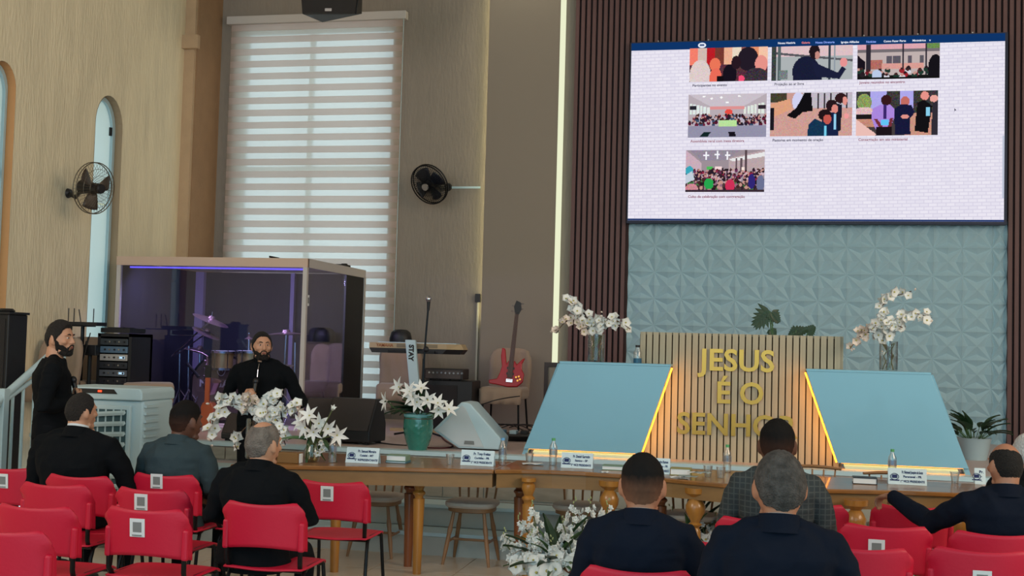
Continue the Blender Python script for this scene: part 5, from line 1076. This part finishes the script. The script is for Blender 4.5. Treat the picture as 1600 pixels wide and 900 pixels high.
for key, px, py, lb, rz, st_ in (
    ('a', 222, 797, 'red chair in the left block with a sticker in full view, seen whole from behind', 0, (-.02, .68)),
    ('b', 48, 793, 'red chair left of the one with the full-view sticker, two seats from the corner', 0, None),
    ('c', -3, 831, 'red chair cut off in the bottom left corner of the photo', 0, None),
    ('d', 80, 758, 'red chair directly behind the broad man in black at the left', 0, None),
    ('e', 4, 732, 'red chair at the left edge with a sticker on its back', 0, (.005, .69)),
    ('f', 118, 745, 'red chair in which the broad man in black at the left sits', 0, None),
    ('g', 232, 766, 'red chair with a half-hidden sticker just beyond the full-view sticker chair', 0, (-.04, .70)),
    ('h', 253, 743, 'red chair in which the man in the grey suit sits', 0, (-.03, .73)),
    ('i', 384, 745, 'red chair peeking out left of the grey-haired man in black', 0, None),
    ('j', 407, 788, 'red chair in which the grey-haired man in black sits', .03, None),
    ('k', 517, 754, 'empty red chair with a sticker in front of the left table', .04, (-.02, .70)),
    ('l', 1385, 824, 'red chair with a sticker in front of the black book', 0, (-.045, .66)),
    ('m', 1427, 793, 'red chair under the bald man\'s outstretched hand', 0, None),
    ('n', 1345, 858, 'red chair right beside the dark suit with grey cropped hair', 0, None),
    ('o', 1535, 862, 'red chair at the bottom right with a sticker low on its back', 0, (.0, .64)),
    ('p', 1561, 836, 'red chair in which the bald man in navy sits', 0, None),
    ('q', 1262, 790, 'red chair with only its corner showing right of the plaid jacket', 0, None),
    ('r', 1188, 813, 'red chair in which the man in the plaid jacket sits', 0, None),
    ('s', 1125, 848, 'red chair with a sticker between the two dark suits', 0, (-.02, .68)),
    ('t', 995, 893, 'red chair in which the man with the short dark fade sits', 0, None),
    ('u', 1236, 939, 'red chair in which the man with grey cropped hair sits, below the photo edge', 0, None),
    ('v', 1622, 800, 'red chair in which the white-haired man sits at the right edge', 0, None)):
    C[key] = place_chair(px, py, lb, rz, st_)
for t, s_ in STK:
    if not s_: continue
    x, z = s_; v = (z-.525)/.255; y = -.235+.05*(x/.22)**2-.02*v-.006
    o = MB().box((x, y, z), (.078, .002, .088), Matrix.Rotation(.08, 3, 'X')).build('sticker', m_stick, t); MB().box((x, y-.002, z+.003), (.045, .001, .048), Matrix.Rotation(.08, 3, 'X')).box((x, y-.0025, z-.036), (.05, .001, .006)).build('print', m_greycode, o)

# ---------------------------------------------------------------- people
m_skinA = mat('light_brown_skin', (190, 140, 112), .55, vary=.06, vscale=20); m_skinB = mat('tan_skin', (170, 118, 92), .55, vary=.06, vscale=20); m_skinC = mat('deep_brown_skin', (96, 62, 48), .55, vary=.06, vscale=20)
m_hblack = mat('short_black_hair', (16, 13, 13), .8, bump=.8, bscale=160, vary=.3, vscale=60); m_hdark = mat('dark_brown_hair', (24, 19, 18), .8, bump=.8, bscale=140, vary=.3, vscale=60)
m_hgrey = mat('grey_hair', (112, 104, 98), .85, bump=.8, bscale=120, vary=.35, vscale=22); m_hsalt = mat('salt_and_pepper_hair', (72, 68, 66), .85, bump=.8, bscale=140, vary=.5, vscale=40); m_hwhite = mat('white_hair', (200, 200, 200), .85, bump=.8, bscale=100, vary=.1)
m_beard = mat('dark_beard', (24, 18, 16), .9, bump=.8, bscale=200)
m_lip = mat('lip', (150, 88, 78), .5); m_eyew = mat('eye_white', (220, 214, 208), .3); m_eyed = mat('dark_iris', (24, 16, 12), .2)
def suitmat(n, c, vary=.10): return mat(n, c, .95, bump=.5, bscale=9, vary=vary, vscale=4, spec=.15)
m_sblack = suitmat('black_suit_cloth', (14, 18, 24)); m_snavy = suitmat('navy_suit_cloth', (15, 22, 36)); m_sgrey = suitmat('slate_grey_suit_cloth', (52, 66, 72)); m_sblk2 = suitmat('deep_black_cloth', (11, 14, 18)); m_trous = suitmat('black_trouser_cloth', (15, 18, 22)); m_shirt = mat('white_shirt', (214, 218, 222), .8); m_shoe = mat('black_shoe', (16, 14, 14), .3)
def plaid():
    m = suitmat('plaid_jacket_cloth', (74, 80, 82)); nt = m.node_tree; b = nt.nodes['Principled BSDF']; tc = nt.nodes.new('ShaderNodeTexCoord')
    acc = None
    for ax_ in ('X', 'Z'):
        w_ = nt.nodes.new('ShaderNodeTexWave'); w_.bands_direction = ax_; w_.inputs['Scale'].default_value = 11; w_.inputs['Distortion'].default_value = .6; nt.links.new(tc.outputs['Object'], w_.inputs[0])
        if acc is None: acc = w_.outputs['Fac']
        else:
            a = nt.nodes.new('ShaderNodeMath'); a.operation = 'MAXIMUM'; nt.links.new(acc, a.inputs[0]); nt.links.new(w_.outputs['Fac'], a.inputs[1]); acc = a.outputs[0]
    r = nt.nodes.new('ShaderNodeValToRGB'); r.color_ramp.elements[0].position = .86; r.color_ramp.elements[1].position = .98; r.color_ramp.elements[0].color = lin((56, 62, 64))+(1,); r.color_ramp.elements[1].color = lin((76, 80, 80))+(1,)
    nt.links.new(acc, r.inputs[0]); nt.links.new(r.outputs[0], b.inputs['Base Color']); return m
def fadehair(hm_, sk):       # clipped hair that thins out into the skin colour towards the neck
    nm = hm_.name+'_fading_into_'+sk.name
    if nm in MATS: return MATS[nm]
    m = bpy.data.materials.new(nm); m.use_nodes = True; nt = m.node_tree; b = nt.nodes['Principled BSDF']; b.inputs['Roughness'].default_value = .85; b.inputs['Specular IOR Level'].default_value = .15
    tc = nt.nodes.new('ShaderNodeTexCoord'); sp = nt.nodes.new('ShaderNodeSeparateXYZ'); n = nt.nodes.new('ShaderNodeTexNoise'); n.inputs['Scale'].default_value = 9; ad = nt.nodes.new('ShaderNodeMath'); ad.operation = 'MULTIPLY_ADD'; ad.inputs[1].default_value = .12; r = nt.nodes.new('ShaderNodeValToRGB')
    nt.links.new(tc.outputs['Generated'], sp.inputs[0]); nt.links.new(tc.outputs['Generated'], n.inputs[0]); nt.links.new(n.outputs[0], ad.inputs[0]); nt.links.new(sp.outputs['Z'], ad.inputs[2]); nt.links.new(ad.outputs[0], r.inputs[0]); nt.links.new(r.outputs[0], b.inputs['Base Color'])
    a = sk.node_tree.nodes['Principled BSDF'].inputs['Base Color'].default_value; r.color_ramp.elements[0].position = .20; r.color_ramp.elements[1].position = .72; r.color_ramp.elements[0].color = tuple(x*.55 for x in a[:3])+(1,); r.color_ramp.elements[1].color = (.008, .007, .007, 1)
    MATS[nm] = m; return m
def head_pt(d):
    x, y, z = d
    sx = .078*(1-.16*max(0, -z)**1.4*(1 if y > 0 else .6)); sy = .094; sz = .116
    px, py, pz = x*sx, y*sy, z*sz
    if y < 0: py *= 1.03-.34*max(0, -z-.05)**.9
    if y > 0 and z < .2: py *= .94
    if y > .4 and z < -.6: py += .006
    return V((px, py, pz))
def sphere_dirs(nu=36, nv=26):
    return [[(math.cos(-PI/2+PI*min(max(j/nv, .012), .988))*math.sin(2*PI*k/nu), math.cos(-PI/2+PI*min(max(j/nv, .012), .988))*math.cos(2*PI*k/nu), math.sin(-PI/2+PI*min(max(j/nv, .012), .988))) for k in range(nu)] for j in range(nv+1)]
def hairline(th):
    K = [(0, .70), (.55, .66), (.85, .52), (1.05, .30), (1.25, .10), (1.38, -.10), (1.55, -.14), (1.62, .10), (1.85, .02), (2.2, -.42), (PI, -.60)]
    for (a, b), (c, d) in zip(K, K[1:]):
        if th <= c: return b+(d-b)*(th-a)/(c-a)
    return -.58
def sstep(a, b, x): t = min(1, max(0, (x-a)/(b-a))); return t*t*(3-2*t)
def hand(mb, wr, d, nrm, side, curl, sc_=1.0):
    d = V(d).normalized(); n = V(nrm); n = (n-d*n.dot(d)).normalized(); s = d.cross(n)*side      # s: towards the thumb
    rot = Matrix((s, n, d)).transposed(); k = sc_
    mb.ell(wr+d*.045*k, (.040*k, .016*k, .052*k), rot, 14, 10); mb.tube([wr-d*.02, wr+d*.03*k], [.024*k, .028*k], 10, .7)
    for i, (off, L_) in enumerate(((.028, .074), (.0095, .082), (-.009, .076), (-.027, .060))):
        p = wr+d*(.085*k-abs(off)*.15)+s*off*k; a = .12; pts = [p-d*.02*k, p]; L_ *= k
        for q, f in enumerate((.45, .32, .25)):
            a += curl[q]*(1+.06*i); p = p+(d*math.cos(a)+n*math.sin(a))*L_*f; pts.append(p)
        mb.tube(pts, [.0095*k, .0092*k, .0086*k, .008*k, .0065*k], 8)
        mb.ell(pts[-1], (.0066*k,)*3, None, 8, 6)
    b = wr+d*.02*k+s*.028*k; c1 = b+(d*.55+s*.6+n*.45)*.038*k; c2 = c1+(d*.75+s*(.1-.45*min(1, curl[0]))+n*(.3+.5*min(1, curl[0])))*.030*k; c3 = c2+(d*.8-s*.35*min(1, curl[0])+n*.35)*.022*k
    mb.tube([b-d*.01, b, c1, c2, c3], [.012*k, .0125*k, .0115*k, .0105*k, .008*k], 8); return s, n
def person(name_label, loc, rz, skin, hairm, top, pose='sit', s=1.0, wide=1.0, yaw=0, nod=0, roll=0, lean=0, arms=None, hairstyle='full', beard=False, collar='suit', trouser=None, detail=False, fat=1.0, headx=0, group=None, headf=1.0, shirt=0):
    t = thing('person', name_label, 'person', loc, rz, group)
    if arms is None: arms = {-1: dict(el=(-.27, .03, .74), wr=(-.12, .27, .66), d=(.5, .8, -.2), n=(0, 0, -1), curl=(.4, .5, .3)), 1: dict(el=(.27, .03, .74), wr=(.12, .27, .66), d=(-.5, .8, -.2), n=(0, 0, -1), curl=(.4, .5, .3))}
    sit = pose == 'sit'; base = .50 if sit else .92; sh = base+.52; W = wide
    def LN(p): # lean forward about hips
        p = V(p); q = p-V((0, 0, base)); c, sn = math.cos(lean), math.sin(lean); return V((q.x, q.y*c+q.z*sn, q.z*c-q.y*sn+base))
    rs = [(0, .165, .115, 0), (.10, .160, .115, 0), (.22, .150, .108, .0), (.34, .172, .115, -.01), (.43, .188, .112, -.012), (.48, .165, .09, -.010), (.54, .10, .068, -.006), (.57, .06, .055, 0)]
    def torso(mb, g, f=1.0, upto=99, top_close=1):
        rg = []
        for i, (z, rx, ry, cy) in enumerate(rs):
            if i > upto: break
            gx = g if i < 6 else g*.7
            rg.append([LN(((rx*W+gx)*math.copysign(abs(math.cos(2*PI*k/24))**.8, math.cos(2*PI*k/24)), cy+(ry*f*(1 if i > 3 else fat)+gx)*math.copysign(abs(math.sin(2*PI*k/24))**.85, math.sin(2*PI*k/24)), base+z)) for k in range(24)])
        mb.rings(rg)
    neck0 = LN((0, -.005, base+.53)); hc = LN((headx, .028, base+.675)); hm = Matrix.Translation(hc) @ (Matrix.Rotation(yaw, 4, 'Z') @ Matrix.Rotation(-nod, 4, 'X') @ Matrix.Rotation(roll, 4, 'Y') @ Matrix.Diagonal((headf, headf, headf, 1)))
    hp = lambda p: hm @ V(p)
    body = MB(); torso(body, -.024)
    body.tube([LN((0, -.005, base+.50)), LN((0, .0, base+.56)), hp((0, -.022, -.05)), hp((0, -.015, .0))], [.060, .060, .060, .055], 18)
    body.rings([[hp(head_pt(d)) for d in row] for row in sphere_dirs()])
    rotm = hm.to_3x3()
    for sg in (-1, 1):      # ears
        er = rotm @ Matrix.Rotation(-sg*.35, 3, 'Z') @ Matrix.Rotation(.15, 3, 'X'); body.ell(hp((sg*.081, -.010, -.004)), (.0085, .020, .034), er, 12, 10); body.ell(hp((sg*.075, .0, -.030)), (.008, .011, .014), er, 10, 8)
    body.tube([hp((0, .086, .022)), hp((0, .096, .0)), hp((0, .106, -.022)), hp((0, .092, -.030))], [.008, .010, .013, .010], 12)
    for sg in (-1, 1):
        body.ell(hp((sg*.012, .094, -.025)), (.009, .009, .007), rotm, 10, 8); body.ell(hp((sg*.032, .076, .030)), (.026, .012, .008), rotm, 12, 8); body.ell(hp((sg*.042, .062, -.018)), (.024, .02, .02), rotm, 12, 8)
    body.ell(hp((0, .076, -.052)), (.032, .020, .022), rotm, 14, 10); body.ell(hp((0, .074, -.092)), (.026, .018, .017), rotm, 12, 8); body.tube([hp((-.05, .02, -.082)), hp((0, .075, -.098)), hp((.05, .02, -.082))], [.018, .020, .018], 10)
    shp = {sg: LN((sg*.185*W, -.005, base+.456)) for sg in (-1, 1)}; hands = {}
    ws = {}
    for sg in (-1, 1):
        a = arms[sg]; el, wr = V(a['el']), V(a['wr'])
        body.tube([LN((sg*.10, 0, base+.45)), shp[sg]-V((0, 0, .008)), (shp[sg]+el)/2, el, (el+wr)/2, wr], [.03, .038, .038, .028, .028, .025], 12)
        hands[sg] = (wr, V(a['d']).normalized(), hand(body, wr, a['d'], a['n'], sg*a.get('flip', 1), a['curl'], 1.0))
    # legs
    if sit: LG = {sg: [V((sg*.09, -.02, base+.02)), V((sg*.11, .12, base+.02)), V((sg*.15, .40, base-.01)), V((sg*.155, .43, base-.06)), V((sg*.155, .41, .26)), V((sg*.15, .40, .08))] for sg in (-1, 1)}; lr = [.095, .09, .068, .06, .052, .038]
    else: LG = {sg: [V((sg*.085, 0, base+.02)), V((sg*.095, .0, .70)), V((sg*.10, .01, .48)), V((sg*.10, 0, .40)), V((sg*.105, -.01, .24)), V((sg*.11, -.01, .08))] for sg in (-1, 1)}; lr = [.095, .082, .062, .056, .052, .036]
    for sg in (-1, 1):
        body.tube(LG[sg], [r-.014 for r in lr], 12); e = LG[sg][-1]; body.ell(e+V((0, .05, -.045)), (.036, .10, .03), None, 12, 8)
    S = Matrix.Diagonal((s, s, s)).to_3x3()
    remeshed(body.xf(S), 'body', skin, t, .0048*s if detail else .0068*s, 2)
    # hair
    if hairstyle:
        rows = []
        for row in sphere_dirs(96, 64):
            r = []
            for d in row:
                th = math.atan2(abs(d[0]), d[1]); z = d[2]; m = sstep(-.035, .035, z-hairline(th)+.05*noise.noise(V(d)*7))
                th_ = .0085 if hairstyle != 'fade' else (.003+.008*sstep(.1, .55, z))
                if hairstyle == 'quiff': th_ = .008+.014*sstep(.35, .8, z)*(1 if d[1] > -.2 else .6)
                if hairstyle == 'bald': m *= 1-sstep(.50, .66, z+.30*d[1]+.2*d[0]+.08*noise.noise(V(d)*5)); th_ = .0018
                if hairstyle == 'thin': th_ = .006; m *= 1-.95*sstep(.80, .93, z-.1*d[1])
                th_ += .002*noise.noise(V(d)*9)+.0012*noise.noise(V((d[0]*40, d[1]*40, d[2]*14)))
                p = head_pt(d); r.append(hp(p+p.normalized()*(th_*m-.012*(1-m))))
            rows.append(r)
        MB().rings(rows).xf(S).build('hair', fadehair(hairm, skin) if hairstyle == 'fade' else hairm, t, True)
    if beard:
        rows = []
        for row in sphere_dirs(48, 34):
            r = []
            for d in row:
                th = math.atan2(abs(d[0]), d[1]); z = d[2]; T_ = -.66+.20*sstep(.2, .55, th)+.12*sstep(.5, .9, th)+.30*sstep(.95, 1.3, th); m = sstep(-.03, .03, T_-z+.04*noise.noise(V(d)*8))*(1-sstep(1.42, 1.56, th))
                p = head_pt(d); r.append(hp(p+V((0, .009*sstep(.8, .5, th)*sstep(-.35, -.6, z) if False else .008*(1-sstep(.5, .8, th))*(1-sstep(-.6, -.35, z)), 0))+p.normalized()*(.0055*m-.014*(1-m))))
            rows.append(r)
        MB().rings(rows).tube([hp((-.026, .090, -.056)), hp((-.018, .096, -.042)), hp((0, .098, -.039)), hp((.018, .096, -.042)), hp((.026, .090, -.056))], .0042, 8).ell(hp((0, .094, -.078)), (.016, .008, .012), rotm).ell(hp((0, .076, -.095)), (.032, .024, .022), rotm).tube([hp((-.052, .02, -.084)), hp((-.03, .06, -.098)), hp((.03, .06, -.098)), hp((.052, .02, -.084))], [.012, .021, .021, .012], 10).tube([hp((-.027, .086, -.054)), hp((-.03, .080, -.085)), hp((0, .090, -.100)), hp((.03, .080, -.085)), hp((.027, .086, -.054))], .007, 8).xf(S).build('beard', m_beard, t, True)
    if detail:
        for sg in (-1, 1):
            MB().ell(hp((sg*.030, .0795, .010)), (.0125, .007, .0048), rotm).xf(S).build('eye', m_eyew, t, True); MB().ell(hp((sg*.030, .0855, .010)), (.0055, .003, .0055), rotm).xf(S).build('iris', m_eyed, t, True)
            MB().tube([hp((sg*.013, .090, .030)), hp((sg*.030, .0915, .036)), hp((sg*.048, .080, .030))], [.0035, .004, .002], 6).xf(S).build('eyebrow', m_hblack, t, True)
        MB().ell(hp((0, .0955, -.053)), (.017, .005, .0038), rotm).ell(hp((0, .0945, -.060)), (.015, .006, .004), rotm).xf(S).build('lips', m_lip, t, True)
    # top garment
    j = MB(); torso(j, .014 if collar == 'suit' else .006, 1.05, 6)
    if sit or collar == 'suit': # hem
        j.rings([[LN(((.18*W+.016+hx)*math.cos(2*PI*k/24), (.135*fat+hx)*math.sin(2*PI*k/24), base+z)) for k in range(24)] for z, hx in ((-.10 if not sit else -.03, .012), (.0, .006), (.10, 0))])
    for sg in (-1, 1):
        a = arms[sg]; el, wr = V(a['el']), V(a['wr']); w2 = wr-(wr-el).normalized()*.015; g = .012 if collar == 'suit' else .005
        j.tube([LN((sg*.09*W, 0, base+.47)), shp[sg]+V((0, 0, .0)), shp[sg]+(el-shp[sg])*.2, (shp[sg]+el)/2, el, el+(wr-el)*.3, w2], [.062+g, .060+g, .058+g, .052+g, .047+g, .044+g, .032+g], 14)
        j.tube([LN((sg*.045, -.008, base+.545)), LN((sg*.10*W, -.01, base+.520)), LN((sg*.175*W, -.008, base+.462))], [.036, .046, .050], 14)
        if collar == 'suit': j.ell(LN((sg*.175*W, -.01, base+.466)), (.055, .062, .038), None, 14, 10)
    j.xf(S); remeshed(j, 'jacket' if collar == 'suit' else 'sweater', top, t, .0100*s, 3, crease=.0095)
    if collar == 'suit':
        c = MB(); rg = []
        for r, z, dy in ((.105, .525, -.004), (.088, .552, .0), (.074, .592, .004), (.069, .592, .004), (.070, .53, 0)):
            rg.append([LN((r*math.sin(2*PI*k/24)*1.02, dy+r*math.cos(2*PI*k/24)*1.0, base+z-.03*(1+math.cos(2*PI*k/24))*.5)) for k in range(24)])
        c.rings(rg, False); c.f += [(i, (i+1) % 24, 4*24+(i+1) % 24, 4*24+i) for i in range(24)]; c.xf(S).build('collar', top, t, True)
        c = MB(); rg = [[LN((r*math.sin(2*PI*k/24), .006+r*math.cos(2*PI*k/24), base+z-.03*(1+math.cos(2*PI*k/24))*.5)) for k in range(24)] for r, z in ((.068, .53), (.066, .592+.014*shirt), (.063, .592+.014*shirt), (.064, .53))]
        c.rings(rg, False).xf(S).build('shirt_collar', m_shirt if collar == 'suit' else top, t, True)
    elif collar == 'crew': MB().tube([LN((.064*math.sin(k*PI/12), .004+.062*math.cos(k*PI/12), base+.545-.02*(1+math.cos(k*PI/12))*.5)) for k in range(25)], .008, 8).xf(S).build('neckband', top, t, True)
    elif collar == 'zip':
        c = MB(); rg = [[LN((r*math.sin(2*PI*(k+.9)/28.0*0.94+.10), .006+r*math.cos(2*PI*(k+.9)/28.0*.94+.10), base+z)) for k in range(28)] for r, z in ((.072, .515), (.066, .575), (.064, .605))]
        c.add([p for g in rg for p in g], [(i*28+k, i*28+k+1, (i+1)*28+k+1, (i+1)*28+k) for i in range(2) for k in range(27)]).xf(S).build('stand_collar', top, t, True, solid=.006)
        MB().tube([LN((0, .075, base+.53)), LN((0, .108, base+.48)), LN((0, .12, base+.42))], .004, 6).xf(S).build('zip', m_chrome, t)
    # trousers and shoes
    q = MB(); zz = base
    q.rings([[V(((.165*W+.008)*math.cos(2*PI*k/20), (.12+.008)*math.sin(2*PI*k/20)*(1.0), z)) for k in range(20)] for z in (zz-.07, zz+.02, zz+.10)])
    for sg in (-1, 1): q.tube(LG[sg], [r+.006 for r in lr[:5]]+[.05], 14)
    remeshed(q.xf(S), 'trousers', trouser or m_trous, t, .0115*s, 3)
    for sg in (-1, 1):
        e = LG[sg][-1]; o = MB().ell(e+V((0, .055, -.045)), (.043, .125, .038), None, 16, 8); o.v = [V((p.x, p.y, max(p.z, .004))) for p in o.v]; o.xf(S).build('shoe', m_shoe, t, True)
    return t, hands, hc*s
def seat_on(ch, back=.07):      # put a seated figure on a chair
    p = C[ch].location; return V((p.x, p.y-back+.03, 0))
def at_px(px, py, z, rz=0): p = onZ(px, py, z); return V((p.x, p.y, 0))
ZT = .5+.675+.116+.008
def sitter(ch, label, toppx, skin, hair, top, s=1.0, **k):
    ly_ = C[ch].location.y+.00
    tp = onY(toppx[0], toppx[1], ly_+.03); s2 = k.pop('size', None) or tp.z/(1.175+.124*k.get('headf', 1))
    S_ = s2
    return person(label, (tp.x-k.get('headx', 0)*S_, ly_-.02, 0), k.pop('rz', 0), skin, hair, top, 'sit', S_, **k)
sitter('f', 'person in a black suit with short dark hair, seated by the air cooler', (128, 613), m_skinA, m_hdark, m_sblk2, wide=1.30, fat=1.25, yaw=-.5, shirt=1, lean=.04, headf=1.0, arms={-1: dict(el=(-.30, .02, .72), wr=(-.14, .30, .66), d=(.5, .8, -.2), n=(0, 0, -1), curl=(.4, .5, .3)), 1: dict(el=(.34, .10, .70), wr=(.22, .34, .64), d=(-.3, .9, -.2), n=(0, 0, -1), curl=(.4, .5, .3))})
sitter('h', 'person in a slate grey suit with cropped hair, seated left of the orchids', (290, 625), m_skinC, mat('cropped_brown_black_hair', (40, 32, 28), .85, bump=.5, bscale=180), m_sgrey, wide=1.08, yaw=-.45, lean=.06, hairstyle='fade', headx=.03, headf=1.18)
sitter('j', 'person in a black suit with thinning grey hair, seated in front of the lilies', (410, 656), m_skinA, m_hgrey, m_sblk2, wide=1.14, fat=1.2, yaw=-.35, lean=.08, hairstyle='thin', headf=1.18, arms={-1: dict(el=(-.29, .02, .74), wr=(-.10, .27, .70), d=(.6, .7, -.1), n=(0, 0, -1), curl=(.5, .5, .3)), 1: dict(el=(.31, .08, .74), wr=(.06, .28, .72), d=(-.7, .5, 0), n=(0, 0, -1), curl=(.5, .5, .3))})
sitter('t', 'person in a dark suit with a short dark fade, seated at the bottom centre', (1006, 707), m_skinB, m_hblack, m_snavy, wide=1.06, hairstyle='fade', yaw=.05, headf=1.18)
sitter('r', 'person in a grey plaid jacket seated under the pulpit lettering', (1215, 654), m_skinC, m_hblack, plaid(), wide=1.06, hairstyle='fade', yaw=-.02, headf=1.18)
sitter('u', 'person in a dark suit with grey cropped hair, nearest the camera', (1219, 702), m_skinB, m_hsalt, m_snavy, wide=1.08, hairstyle='full', yaw=.18, headf=1.16)
bl_ = sitter('p', 'balding person in a navy suit resting one hand on a chair at the right', (1570, 690), m_skinB, m_hblack, m_snavy, wide=1.10, hairstyle='bald', yaw=.35, headf=1.06,
    arms={-1: dict(el=(-.36, .22, .82), wr=(-.55, .52, .93), d=(-.6, .7, -.25), n=(0, 0, -1), curl=(.5, .6, .3)), 1: dict(el=(.27, .03, .74), wr=(.12, .27, .66), d=(-.5, .8, -.2), n=(0, 0, -1), curl=(.4, .5, .3))})
sitter('v', 'person with white hair cut off by the right edge of the photo', (1604, 676), m_skinA, m_hwhite, m_sblk2, headf=1.05)
def stander(px, py, D_, label, skin, hair, top, rz, **k):
    # D_: world depth y of the figure
    tp = onY(px, py, D_); s2 = tp.z/(.92+.675+.128)
    return person(label, (tp.x, D_, 0), rz, skin, hair, top, 'stand', s2, detail=True, **k)
m_mic = mat('black_microphone', (18, 18, 20), .4)
def mic(hands, t, s, label):
    wr, d, (sv, nv) = hands; c = wr+d*.078+nv*.030; ax = (V((-.05, -.25, .95))).normalized()
    o = thing('microphone', label, 'microphone', (0, 0, 0)); bpy.context.view_layer.update(); M = t.matrix_world.copy(); o.matrix_world = Matrix.Translation(M @ (c*s)) @ Matrix.Rotation(t.rotation_euler.z, 4, 'Z') @ (ax.to_track_quat('Z', 'Y').to_matrix().to_4x4())
    MB().lathe([(.011, -.11), (.0135, -.10), (.017, .06), (.019, .075)], n=14).build('handle', m_mic, o, True); MB().ell((0, 0, .095), (.025, .025, .028), None, 16, 12).build('grille', mat('dark_mic_grille', (52, 52, 56), .4, metal=.7), o, True)
pA = stander(88, 501, 7.2, 'person standing in profile in a black sweater holding a microphone by the rail', m_skinA, m_hdark, m_sblk2, -1.0, yaw=-.55, hairstyle='quiff', beard=True, collar='crew', wide=1.12,
    arms={-1: dict(el=(-.25, -.02, 1.12), wr=(-.20, .18, .98), d=(.5, .8, -.1), n=(0, 0, -1), curl=(.4, .5, .3)), 1: dict(el=(.29, -.06, 1.13), wr=(.07, .16, 1.19), d=(-.85, .25, .35), n=(-.1, -1, 0), curl=(1.2, 1.1, .7))})
mic(pA[1][1], pA[0], onY(88, 501, 7.2).z/(.92+.675+.128), 'black microphone held by the person in profile')
pB = stander(411, 517, 8.95, 'person in a black zip sweater speaking into a microphone behind the orchids', m_skinA, m_hblack, m_sblk2, PI+.15, yaw=.50, hairstyle='full', beard=True, collar='zip', wide=1.12,
    arms={-1: dict(el=(-.34, -.04, 1.13), wr=(-.37, .20, 1.13), d=(-.2, .8, -.1), n=(.9, .2, -.2), curl=(.4, .4, .3)), 1: dict(el=(.30, .0, 1.14), wr=(.07, .22, 1.17), d=(-.8, .15, .5), n=(-.1, -1, 0), curl=(1.2, 1.1, .7))})
mic(pB[1][1], pB[0], onY(411, 517, 8.95).z/(.92+.675+.128), 'black microphone held at the chest by the speaker in the zip sweater')
